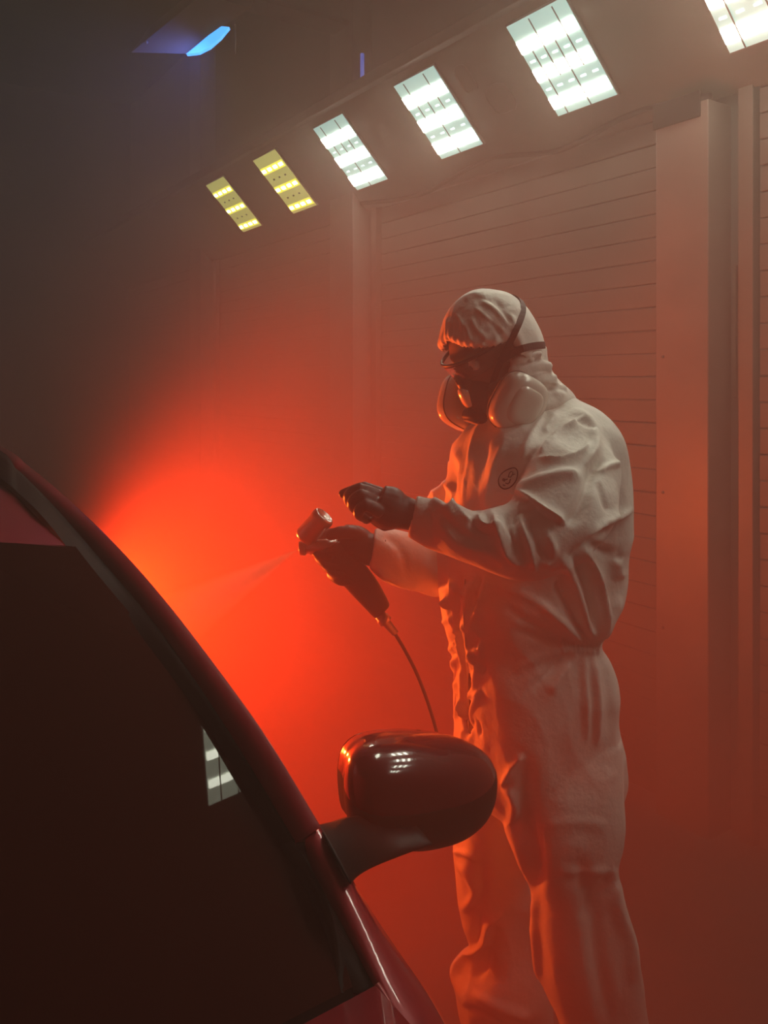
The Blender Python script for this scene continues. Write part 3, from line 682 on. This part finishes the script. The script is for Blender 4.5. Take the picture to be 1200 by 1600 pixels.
# head: sphere grid shaped into a face
V, Fc = [], []; NR, NS = 60, 72
def g(x, s): return math.exp(-(x/s)**2)
for i in range(NR+1):
    ph = math.pi*i/NR
    for k in range(NS):
        an = 2*math.pi*k/NS; d = Vector((math.sin(ph)*math.cos(an), math.sin(ph)*math.sin(an), math.cos(ph)))
        f, l, u = d.x*.098, d.y*.077, d.z*.118
        if u < 0:                                             # jaw narrows
            t = -u/.118; l *= 1-.30*t*t; f = f*(1-.12*t)+(.012*t if d.x > 0 else .02*t)
        if d.x > 0:
            fr = d.x
            f += fr*(.026*g(l, .011)*g(u+.028, .020)+.012*g(l, .009)*g(u+.005, .02)-.013*g(abs(l)-.032, .014)*g(u-.0, .013)+.007*g(u-.022, .010)*g(l, .05)
                     +.008*g(l, .024)*g(u+.066, .008)+.008*g(l, .022)*g(u+.080, .007)-.004*g(l, .02)*g(u+.073, .003)+.008*g(l, .02)*g(u+.104, .014)-.006*g(u+.052, .006)*g(l, .02))
        V.append((f, l, u))
hv = [HL(*v) for v in V]
for i in range(NR):
    for k in range(NS):
        k2 = (k+1) % NS; Fc.append((i*NS+k, i*NS+k2, (i+1)*NS+k2, (i+1)*NS+k))
headpart = (hv, Fc)
# ears + neck fused with the head
ears = [ellipsoid_data(HL(-.005, s*.077, -.01), [ff*.018, Lh*.009, uu*.032], 12, 8) for s in (1, -1)]
neck = tube_data([HL(-.02, 0, -.07), P(812, 640, 1.80), P(815, 700, 1.80)], [.058, .062, .07], 20, 5)
bm_all = bmesh.new()
hm = voxel_mesh('h', [headpart, neck]+ears+[([Vector(v.co) for v in bodym.vertices], [tuple(p.vertices) for p in bodym.polygons])], .0038, 2)
hm.name = 'person'
person = link(bpy.data.objects.new('person', hm)); hm.materials.append(M['skin']); hm.shade_smooth()
tag(person, 'worker in a white hooded coverall with respirator, safety glasses and black gloves, spraying', 'person')
suit = mesh_obj('coverall', me, M['suit'], person)
for s in (1, -1):
    V, Fc = ellipsoid_data(HL(.082, s*.031, .0), [ff*.012, Lh*.013, uu*.012], 16, 10); e = pyobj('eye', V, Fc, M['eye'], person)
    V, Fc = ellipsoid_data(HL(.0915, s*.031, -.001), [ff*.0035, Lh*.006, uu*.006], 12, 8); pyobj('iris', V, Fc, M['iris'], e)
# hood: grid in head directions with a face opening
V, Fc = [], []; NR, NS = 120, 160; keep = {}
def hood_r(d):
    f, l, u = d.x*.113, d.y*.100, d.z*.128
    if d.x < 0: f *= .97
    if u < 0:
        t = -d.z; l *= 1-.10*t*t; f = f*(1-.05*t)-.012*t
    return f, l, u
for i in range(NR+1):
    ph = math.pi*i/NR
    for k in range(NS):
        an = 2*math.pi*k/NS; d = Vector((math.sin(ph)*math.cos(an), math.sin(ph)*math.sin(an), math.cos(ph)))
        f, l, u = hood_r(d)
        V.append((f, l, u))
def opening(f, l, u):                               # >0 inside the face opening
    top = .066-abs(l)*.5; edge_f = .018+.3*min(0, u)
    return min(top-u, f-(edge_f+.0))
n0 = len(V); op = [opening(*v) for v in V]
for i in range(NR):
    for k in range(NS):
        k2 = (k+1) % NS; q = (i*NS+k, i*NS+k2, (i+1)*NS+k2, (i+1)*NS+k)
        if max(op[a] for a in q) > 0: continue
        Fc.append(q)
# gathers near the rim
V2 = []
for (f, l, u), o_ in zip(V, op):
    dist = max(0, -o_); p = HL(f, l, u); d = (p-H).normalized()
    ang = math.atan2(l, u-.0) if u > 0 else math.atan2(l, -u)
    ga = math.exp(-dist/.022)*.0028*math.sin(l*420+3*math.sin(u*60)) if u > 0 else math.exp(-dist/.02)*.002*math.sin(u*400)
    rim = -.006*math.exp(-(dist/.006)**2)+.004*math.exp(-((dist-.014)/.01)**2)
    V2.append(p+d*(ga+rim))
hme = bpy.data.meshes.new('hood'); hme.from_pydata([tuple(v) for v in V2], [], Fc)
bm = bmesh.new(); bm.from_mesh(hme); bmesh.ops.remove_doubles(bm, verts=bm.verts, dist=1e-5)
bmesh.ops.delete(bm, geom=[v for v in bm.verts if not v.link_faces], context='VERTS')
bmesh.ops.recalc_face_normals(bm, faces=bm.faces); bm.to_mesh(hme); bm.free()
co = get_co(hme); no = get_no(hme)
if ((co-np.array(H))*no).sum() < 0: hme.flip_normals(); no = -no
px, py, dd = project(co)
HS = [([(742, 480), (765, 500), (790, 520)], 4, .005, 1), ([(735, 495), (745, 515), (760, 530)], 4, .004), ([(752, 470), (775, 485), (800, 515)], 4, .005), ([(765, 500), (778, 515), (788, 535)], 4, -.005), ([(727, 505), (732, 520), (738, 535)], 3, .004), ([(770, 465), (790, 490), (795, 510)], 5, -.004),
      ([(725, 470), (740, 460), (765, 462)], 5, .003), ([(780, 478), (800, 500), (806, 520)], 4, .004), ([(745, 520), (755, 534), (768, 538)], 3, -.004), ([(712, 490), (722, 505), (726, 530)], 3.5, .004, 1)]
for k in range(9): HS.append(([(698+k*4.2, 500+abs(k-4)*-1), (697+k*4.4, 518), (699+k*4.5, 536)], 1.8, .0032))
vw = co-np.array(cam.location); vw /= np.linalg.norm(vw, axis=1)[:, None]; fc = np.clip(-(vw*no).sum(1)*3+.3, 0, 1)
dsp = stroke_field(px, py, HS)*fc+waves(co, 7, 30, 70, .0016, 21)-np.abs(waves(co, 5, 50, 90, .0012, 22))
set_co(hme, co+no*dsp[:, None])
hood = mesh_obj('hood', hme, M['suit'], person); md = hood.modifiers.new('s', 'SOLIDIFY'); md.thickness = .0015; md.offset = -1
# loose hood neck folds
NV = []
for (pts, r) in (([(800, 566), (812, 562), (832, 556), (846, 554)], .009), ([(797, 578), (815, 580), (845, 572), (860, 575)], .012), ([(795, 592), (830, 592), (868, 592)], .012), ([(815, 612), (850, 608), (882, 610)], .012)):
    NV.append(tube_data([P(x, y, 1.712+abs(x-815)*.0006) for x, y in pts], r, 10, 5))
nk = voxel_mesh('hood_neck', [loft_data([(776, 560, 853, 541, 1.795, 1.0), (778, 588, 858, 570, 1.80, 1.0), (768, 615, 876, 596, 1.80, 1.0), (755, 640, 898, 620, 1.80, 1.0), (760, 655, 900, 640, 1.80, .95)], 5, 36)]+NV, .004, 5)
c_ = get_co(nk); n_ = get_no(nk); px_, py_, _d = project(c_)
NS_ = [([(795, 575), (825, 566), (850, 552)], 4, -.005), ([(792, 585), (830, 586), (862, 580)], 4, .005, 1), ([(815, 600), (850, 595), (875, 602)], 4, .006, 1), ([(840, 618), (865, 612), (885, 622)], 5, .005), ([(800, 605), (840, 606), (870, 612)], 4, -.006)]
set_co(nk, c_+n_*(stroke_field(px_, py_, NS_)+waves(c_, 6, 40, 90, .002, 31))[:, None]); hneck = mesh_obj('hood_neck', nk, M['suit'], person)

dg = bpy.context.evaluated_depsgraph_get()
def bvh_of(*objs):
    Vv, Pp = [], []
    for o in objs:
        m_ = o.data; off = len(Vv); Vv += [v.co.copy() for v in m_.vertices]; Pp += [tuple(i+off for i in p.vertices) for p in m_.polygons]
    return BVHTree.FromPolygons(Vv, Pp)
bh = bvh_of(hood, person, hneck)
CO = Vector((0, 0, CAMZ))
def ribbon(name, pts, nrm, wid, thick, mat, parent, wdir=None):
    V, Fc = [], []; n = len(pts)
    for i, p in enumerate(pts):
        t = (pts[min(i+1, n-1)]-pts[max(i-1, 0)]).normalized(); s = t.cross(nrm[i]).normalized()
        for a, b in ((-1, 0), (-1, 1), (1, 1), (1, 0)): V.append(p+s*(wid/2*a)+nrm[i]*(thick*b))
    for i in range(n-1):
        for k in range(4): Fc.append((i*4+k, i*4+(k+1) % 4, (i+1)*4+(k+1) % 4, (i+1)*4+k))
    Fc += [(0, 1, 2, 3), tuple(4*(n-1)+k for k in range(4))]
    return pyobj(name, V, Fc, mat, parent, False)
resp = empty('respirator', HL(.1, 0, -.07), None, None); resp.parent = person
resp.matrix_parent_inverse = Matrix.Identity(4)
def strap(v, a0, a1, wid, org, near):
    pts, nr = [], []
    for x, y in catmull(near, 4):
        d = (P(x, y, 1)-CO).normalized(); h = bh.ray_cast(CO, d)[0]; pts.append(h if h else P(x, y, 1.71)); nr.append(-d)
    # pull taut: bridge hollows between the ends of the near run
    D = [(p-CO).length for p in pts]; n = len(D)
    for _ in range(30):
        for i in range(1, n-1): D[i] = min(D[i], (D[i-1]+D[i+1])/2)
    pts = [CO+(p-CO).normalized()*(d_-.002) for p, d_ in zip(pts, D)]
    for k in range(33):
        a = math.radians(a0+(a1-a0)*k/32); d = (Lh*math.cos(a)+v*math.sin(a)).normalized()
        hit = bh.ray_cast(org+d*.35, -d)
        if hit[0] is None: continue
        pts.append(hit[0]+d*.0015); nr.append(d)
    for _ in range(3):
        pts = [pts[0]]+[(pts[i-1]+pts[i]*2+pts[i+1])/4 for i in range(1, len(pts)-1)]+[pts[-1]]
        nr = [nr[0]]+[(nr[i-1]+nr[i]*2+nr[i+1]).normalized() for i in range(1, len(nr)-1)]+[nr[-1]]
    return ribbon('strap', pts, nr, wid, .0035, M['strap'], person)
v1 = (P(822, 470, 1.74)-P(785, 562, 1.70)); v1 = (v1-Lh*v1.dot(Lh)).normalized()
org1 = P(786, 562, 1.70); org1 = org1-Lh*((org1-H).dot(Lh))
strap(v1, 62, 200, .013, org1, [(766, 612), (772, 592), (779, 573), (788, 552), (799, 531), (810, 508), (817, 490)])
v2 = (P(852, 538, 1.785)-P(785, 560, 1.70)); v2 = (v2-Lh*v2.dot(Lh)).normalized()
strap(v2, 68, 176, .015, org1, [(778, 566), (790, 559), (805, 549), (822, 543), (838, 540), (846, 539)])
bpy.data.objects.remove(resp)
# respirator face piece
def HP(px_, py_, d): return P(px_, py_, d)
mk = [ellipsoid_data(HL(.080, 0, -.078), [ff*.040, Lh*.046, uu*.052], 28, 18), ellipsoid_data(HL(.066, .050, -.08), [ff*.034, Lh*.034, uu*.032], 20, 12), ellipsoid_data(HL(.066, -.050, -.08), [ff*.034, Lh*.034, uu*.032], 20, 12), ellipsoid_data(HL(.100, 0, -.030), [ff*.022, Lh*.018, uu*.032], 20, 12), ellipsoid_data(HL(.060, 0, -.10), [ff*.04, Lh*.05, uu*.022], 20, 12)]
mkm = voxel_mesh('face_mask', mk, .003, 6); mask = mesh_obj('face_mask', mkm, M['rubber'], person)
# exhalation valve cover with grille
c = HL(.118, 0, -.105); ax = (ff*.75-uu*.65).normalized(); b_ = uu*.75+ff*.65; b_.normalize()
V, Fc = ellipsoid_data(c, [Lh*.026, b_*.024, ax*.014], 24, 14, 3.2); vc = pyobj('valve_cover', V, Fc, M['satin'], mask)
for k in range(-2, 3): tube('grille_bar', [c+ax*.0135+Lh*(-.017)+b_*(k*.0065), c+ax*.0135+Lh*.017+b_*(k*.0065)], .0013, M['trim'], vc, 6)
V, Fc = ellipsoid_data(HL(.116, 0, -.058), [Lh*.013, uu*.024, ff*.012], 18, 12, 3); pyobj('mask_bridge', V, Fc, M['pod'], mask)
def pod(s, c, n, upv, nm='filter_pod'):
    n = n.normalized(); a = upv-n*upv.dot(n); a.normalize(); b = n.cross(a).normalized()
    base = ellipsoid_data(c, [b*.056, a*.062, n*.034], 48, 32, 3.0)
    o_ = pyobj(nm, *base, M['pod'], person)
    V2, F2 = [], []
    V2, F2 = ellipsoid_data(c+n*.020, [b*.038, a*.042, n*.019], 36, 20, 3.2); pyobj('pod_face', V2, F2, M['pod'], o_)
    tube('pod_seam', [c-n*.008+(b*math.copysign(abs(math.cos(t))**.67, math.cos(t))*.0565+a*math.copysign(abs(math.sin(t))**.67, math.sin(t))*.0625) for t in [2*math.pi*k/48 for k in range(49)]], .0015, M['trim'], o_, 6, 1)
    V3, F3 = tube_data([c-n*.03, c-n*.052], [.026, .024], 20); pyobj('pod_connector', V3, F3, M['rubber'], o_)
pd_ = 1.6
while (P(809, 631, pd_)-H).dot(Lh) > .100: pd_ += .002
pc = P(809, 631, pd_); pn = (Lh*.93+ff*.22-uu*.10); pup = UP*.87+RIGHT*.46
pod(1, pc, pn, pup)
rel = pc-H; pl = rel.dot(Lh); pcf = rel-Lh*(2*pl); pnf = pn-Lh*(2*pn.dot(Lh)); upf = pup-Lh*(2*pup.dot(Lh))
pod(-1, H+pcf, pnf, upf)
# safety glasses
gl = []
def gpt(a, u, r=.122): return HL(math.cos(a)*r+.002, math.sin(a)*.082, u)
brow = [gpt(math.radians(t), .022) for t in range(-82, 83, 6)]
fr = tube('glasses_frame', brow, [.0035]*len(brow), M['rubber'], person, 8, 2)
for s in (1, -1): tube('temple', [gpt(math.radians(s*80), .022), HL(-.01, s*.086, .012), HL(-.05, s*.084, .0)], .0035, M['rubber'], fr, 8, 4)
V, Fc = [], []; rows = 8; colsn = 40
for i in range(rows+1):
    for k in range(colsn+1):
        t = math.radians(-80+160*k/colsn); nb = .012*g(math.sin(t)*.082, .014)*(i/rows)
        dep = .020-(.042*(1-.35*abs(math.sin(t))**3)-nb*1.5)*i/rows
        V.append(gpt(t, dep, .124-.012*(i/rows)))
for i in range(rows):
    for k in range(colsn): a = i*(colsn+1)+k; Fc.append((a, a+1, a+colsn+2, a+colsn+1))
ln = pyobj('lens', V, Fc, M['lens'], fr); md = ln.modifiers.new('s', 'SOLIDIFY'); md.thickness = .0018

# gloves
def chain(pts, rad): return tube_data([P(*p) for p in pts], rad, 12, 4)
def ball(p, r): return ellipsoid_data(P(*p), [RIGHT*r, FWD*r, UP*r], 12, 8)
nh = [tube_data([P(690, 812, 1.545), P(635, 803, 1.555), P(610, 795, 1.555), P(590, 787, 1.555)], [.026, .031, .040, .036], 18, 4),
      tube_data([P(622, 790, 1.57), P(598, 780, 1.57)], [.030, .026], 14)]
fing = [([(596, 770, 1.585), (570, 763, 1.575), (548, 767, 1.57), (536, 771, 1.575)], [.0115, .011, .0098, .0085]),
        ([(592, 775, 1.562), (562, 764, 1.545), (545, 774, 1.555), (549, 788, 1.575)], [.0125, .0115, .0105, .0095]),
        ([(590, 787, 1.54), (564, 775, 1.522), (550, 788, 1.535), (560, 800, 1.56)], [.0125, .0115, .0105, .0095]),
        ([(594, 800, 1.522), (572, 790, 1.508), (560, 802, 1.520), (572, 812, 1.55)], [.0115, .0105, .0095, .009]),
        ([(622, 812, 1.57), (602, 818, 1.58), (580, 806, 1.59), (562, 790, 1.595)], [.016, .0135, .012, .010])]
for p, r in fing: nh.append(chain(p, r)); nh.append(ball(p[-1], r[-1])); nh.append(ball(p[1], r[1]*1.08))
gm = voxel_mesh('glove', nh, .0028, 3); co = get_co(gm); no = get_no(gm); set_co(gm, co+no*waves(co, 6, 80, 160, .0010, 41)[:, None])
mesh_obj('glove', gm, M['glove'], person)['label'] = 'black glove on the nearer, empty hand'
fh = [tube_data([P(600, 862, 1.875), P(575, 858, 1.875), P(555, 850, 1.88), P(535, 845, 1.89)], [.038, .036, .042, .036], 18, 4)]
fing2 = []
for i in range(4):
    fing2.append(([(540+7*i, 834+15*i, 1.91), (506+9*i, 836+16*i, 1.905), (489+10*i, 852+15*i, 1.88), (500+11*i, 868+13*i, 1.852), (517+10*i, 870+13*i, 1.845)], [.0135, .013, .0125, .0115, .010]))
fing2.append(([(566, 842, 1.865), (550, 832, 1.845), (532, 832, 1.838), (516, 836, 1.842)], [.018, .015, .013, .011]))
for p, r in fing2: fh.append(chain(p, r)); fh.append(ball(p[-1], r[-1])); fh.append(ball(p[2], r[2]*1.06))
gm = voxel_mesh('glove', fh, .003, 3); co = get_co(gm); no = get_no(gm); set_co(gm, co+no*waves(co, 6, 80, 160, .0010, 43)[:, None])
mesh_obj('glove', gm, M['glove'], person)['label'] = 'black glove gripping the spray gun'
# boots
for x, d in ((945, 1.70), (790, 1.95)):
    base = P(x, 600+1.6/d*F, d)
    f2 = fa.copy()
    sh = voxel_mesh('boot', [ellipsoid_data(base+f2*.06+UP*.045, [f2*.15, f2.cross(UP)*.05, UP*.045], 24, 14, 2.6), ellipsoid_data(base-f2*.02+UP*.10, [f2*.06, f2.cross(UP)*.05, UP*.10], 20, 12, 2.4)], .006, 3)
    mesh_obj('boot', sh, M['rubber'], person)
# logo printed on the chest
sb = bvh_of(suit)
def snap(x, y, off=.0016):
    d = (P(x, y, 1)-CO).normalized(); h = sb.ray_cast(CO, d)
    return h[0]-d*off if h[0] else P(x, y, 1.6)
def mark(name, pts, w, par):
    if len(pts) > 2: pts = [tuple(p) for p in catmull(pts, 4)]
    tube(name, [snap(x, y) for x, y in pts], w, M['ink'], par, 6, 1)
oval = [(801.5, 731), (805, 731.5), (807.5, 734), (808.8, 738), (808.2, 745), (805.5, 752), (801, 758), (796, 762), (790, 764), (785, 763), (780.5, 759), (778.8, 753), (779.5, 747), (783, 741), (789, 736), (796, 732.5), (801.5, 731)]
V = []
logo = tube('chest_logo', [snap(*p) for p in [tuple(q) for q in catmull(oval, 3)]], .0011, M['ink'], suit, 6, 1)
logo['label'] = 'dark oval logo with small strokes printed on the chest'
for s_, w in (([(794, 745.5), (796, 739), (799, 736.5), (801.5, 737.5), (801, 741), (798, 745.5), (794, 745.5)], .0009), ([(801, 742), (804.5, 740.5)], .0009), ([(797.5, 748), (796, 754), (793.5, 756), (790, 755)], .0011), ([(786, 749), (789, 751)], .0032), ([(789, 750), (793, 748.5)], .0010), ([(787, 757), (788, 759.5)], .0011), ([(785.5, 757.5), (790, 758.5)], .0009)):
    mark('logo_stroke', s_, w, logo) if False else tube('logo_stroke', [snap(*p) for p in s_], w, M['ink'], suit, 6, 1)
tube('pocket_seam', [snap(*p, .0005) for p in ((774, 767), (782, 767), (792, 770), (804, 773))], .0006, M['suit_seam'], suit, 5, 3)
tube('zip', [snap(*p, .001) for p in ((727, 905), (724, 950), (727, 1000), (731, 1060), (732, 1110), (733, 1140))], .0016, M['suit_seam'], suit, 6, 4)

# ------------------------------------------------------------------ SPRAY GUN
gd = 1.865
gun = empty('spray_gun', P(545, 880, gd), 'spray gun with a short round cup and thick black handle, held at the mist', 'spray gun')
def cyl(name, p0, p1, r0, r1, mat, par, seg=24): V, Fc = tube_data([p0, p1], [r0, r1], seg); return pyobj(name, V, Fc, mat, par, False)
def lathe(name, p0, p1, prof, mat, par, seg=28):
    ax = (p1-p0); L = ax.length; ax.normalize(); x = ax.cross(FWD).normalized(); y = ax.cross(x).normalized(); V, Fc = [], []
    for t, r in prof:
        for k in range(seg): an = 2*math.pi*k/seg; V.append(p0+ax*(L*t)+(x*math.cos(an)+y*math.sin(an))*r)
    for i in range(len(prof)-1):
        for k in range(seg): Fc.append((i*seg+k, i*seg+(k+1) % seg, (i+1)*seg+(k+1) % seg, (i+1)*seg+k))
    Fc += [tuple(range(seg)), tuple((len(prof)-1)*seg+k for k in range(seg))]
    return pyobj(name, V, Fc, mat, par)
lathe('cup', P(474, 842, gd), P(508, 805, gd-.012), [(0, .018), (.02, .0225), (.12, .0245), (.75, .0245), (.78, .0262), (.92, .0262), (.98, .024), (1.0, .020), (.93, .017)], M['steel'], gun)
lathe('barrel', P(470, 857, gd), P(535, 852, gd), [(0, .004), (.02, .009), (.1, .013), (.2, .013), (.22, .016), (.6, .017), (1, .015)], M['steel'], gun)
lathe('air_cap', P(467, 857, gd), P(478, 856, gd), [(0, .006), (.1, .015), (.8, .017), (1, .014)], M['steel'], gun)
gh = voxel_mesh('grip', [loft_data([(497, 862, 532, 842, gd, .8), (510, 885, 552, 862, gd, .8), (531, 908, 572, 884, gd, .8), (556, 935, 590, 908, gd, .8), (580, 960, 605, 936, gd, .8), (586, 966, 609, 946, gd, .8)], 5, 24, 2.6)], .003, 2)
mesh_obj('grip', gh, M['gunblack'], gun)
lathe('hose_fitting', P(588, 954, gd), P(618, 990, gd), [(0, .013), (.3, .013), (.32, .0155), (.5, .0155), (.52, .010), (1, .008)], M['steel'], gun, 12)
tube('trigger', [P(505, 855, gd-.01), P(512, 880, gd-.012), P(527, 900, gd-.01)], .004, M['gunblack'], gun, 8)
hp = [P(614, 985, gd), P(632, 1015, gd), P(650, 1050, gd), P(664, 1085, gd+.01), P(675, 1118, gd+.02), P(684, 1150, gd+.03), P(712, 1250, 2.02), P(765, 1330, 2.14), P(790, 1450, 2.16), P(795, 1540, 2.17), P(800, 600+1.59/2.25*F, 2.25), P(830, 600+1.59/2.6*F, 2.6), P(850, 600+1.59/3.0*F, 3.0)]
tube('air_hose', hp, .004, M['gunblack'], gun, 8, 8)

# ------------------------------------------------------------------ HAZE
def volume(name, dens, col, aniso, build=None):
    m = bpy.data.materials.new(name); m.use_nodes = True; nt = m.node_tree; nt.nodes.clear()
    out = nt.nodes.new('ShaderNodeOutputMaterial'); v = nt.nodes.new('ShaderNodeVolumePrincipled')
    v.inputs['Density'].default_value = dens; v.inputs['Color'].default_value = (*col, 1); v.inputs['Anisotropy'].default_value = aniso
    nt.links.new(v.outputs[0], out.inputs['Volume'])
    if build: build(nt, v)
    return m
LOW_D = 1.35; LOW_H = 0.60; BLOB_D = 0.42; BLOB_C = P(360, 930, 2.5); BLOB_R = .80
def haze_build(nt, v):
    N = nt.nodes; L = nt.links
    tc = N.new('ShaderNodeTexCoord'); sep = N.new('ShaderNodeSeparateXYZ'); L.new(tc.outputs['Object'], sep.inputs[0])
    def mth(op, a, b=None):
        n = N.new('ShaderNodeMath'); n.operation = op
        for i, q in enumerate((a, b)):
            if q is None: continue
            if isinstance(q, (int, float)): n.inputs[i].default_value = q
            else: L.new(q, n.inputs[i])
        return n.outputs[0]
    low = mth('MULTIPLY', mth('EXPONENT', mth('MULTIPLY', sep.outputs['Z'], -1/LOW_H)), LOW_D)
    vd = N.new('ShaderNodeVectorMath'); vd.operation = 'DISTANCE'; L.new(tc.outputs['Object'], vd.inputs[0]); vd.inputs[1].default_value = BLOB_C
    q = mth('DIVIDE', vd.outputs['Value'], BLOB_R); blob = mth('MULTIPLY', mth('EXPONENT', mth('MULTIPLY', mth('MULTIPLY', q, q), -1.0)), BLOB_D)
    nz = N.new('ShaderNodeTexNoise'); nz.inputs['Scale'].default_value = 3.2; nz.inputs['Detail'].default_value = 3; L.new(tc.outputs['Object'], nz.inputs['Vector'])
    nn = mth('ADD', mth('MULTIPLY', nz.outputs['Fac'], 1.8), .1)
    mist = mth('MULTIPLY', mth('ADD', low, blob), nn)
    den = mth('ADD', mist, HAZE_D); L.new(den, v.inputs['Density'])
    fr = mth('DIVIDE', mist, den); mx = N.new('ShaderNodeMix'); mx.data_type = 'RGBA'; L.new(fr, mx.inputs['Factor'])
    mx.inputs[6].default_value = (.90, .91, .82, 1); mx.inputs[7].default_value = (1.0, .20, .12, 1); L.new(mx.outputs[2], v.inputs['Color'])
bm = bmesh.new(); bm_box(bm, (XL+.01, Y0+.01, .005), (WX+.009, Y1-.01, ZH-.01))
hz = bmobj('haze', bm, volume('haze_volume', HAZE_D, (.92, .88, .80), .18, haze_build), None, False)
tag(hz, 'thin paint haze filling the whole booth', 'haze', kind='stuff')

nzp = P(466, 858, gd); sdir = (P(250, 985, 1.98)-nzp).normalized(); SL = .42
def mist_build(nt, v):
    N = nt.nodes; L = nt.links
    g_ = N.new('ShaderNodeNewGeometry'); sub = N.new('ShaderNodeVectorMath'); sub.operation = 'SUBTRACT'; L.new(g_.outputs['Position'], sub.inputs[0]); sub.inputs[1].default_value = nzp
    dt = N.new('ShaderNodeVectorMath'); dt.operation = 'DOT_PRODUCT'; L.new(sub.outputs[0], dt.inputs[0]); dt.inputs[1].default_value = sdir
    ln_ = N.new('ShaderNodeVectorMath'); ln_.operation = 'LENGTH'; L.new(sub.outputs[0], ln_.inputs[0])
    def mth(op, a, b=None):
        n = N.new('ShaderNodeMath'); n.operation = op
        for i, q in enumerate((a, b)):
            if q is None: continue
            if isinstance(q, (int, float)): n.inputs[i].default_value = q
            else: L.new(q, n.inputs[i])
        return n.outputs[0]
    a = dt.outputs['Value']; c = mth('DIVIDE', a, ln_.outputs['Value'])            # cosine from the axis
    core = mth('SMOOTH_MIN', 1, 1) if False else mth('MAXIMUM', mth('DIVIDE', mth('SUBTRACT', c, math.cos(.20)), 1-math.cos(.20)), 0)
    fade = mth('MAXIMUM', mth('SUBTRACT', 1.0, mth('DIVIDE', a, SL)), 0)
    L.new(mth('MULTIPLY', mth('MULTIPLY', core, fade), mth('DIVIDE', 7.0, mth('ADD', a, .10))), v.inputs['Density'])
V, Fc = tube_data([nzp, nzp+sdir*SL], [.003, .003+math.tan(.20)*SL], 20)
mi = pyobj('spray_mist', V, Fc, volume('spray_mist_volume', 3, (1.0, .93, .85), 0.0, mist_build), None, False)
tag(mi, 'narrow cone of paint mist leaving the spray gun nozzle', 'mist', kind='stuff')
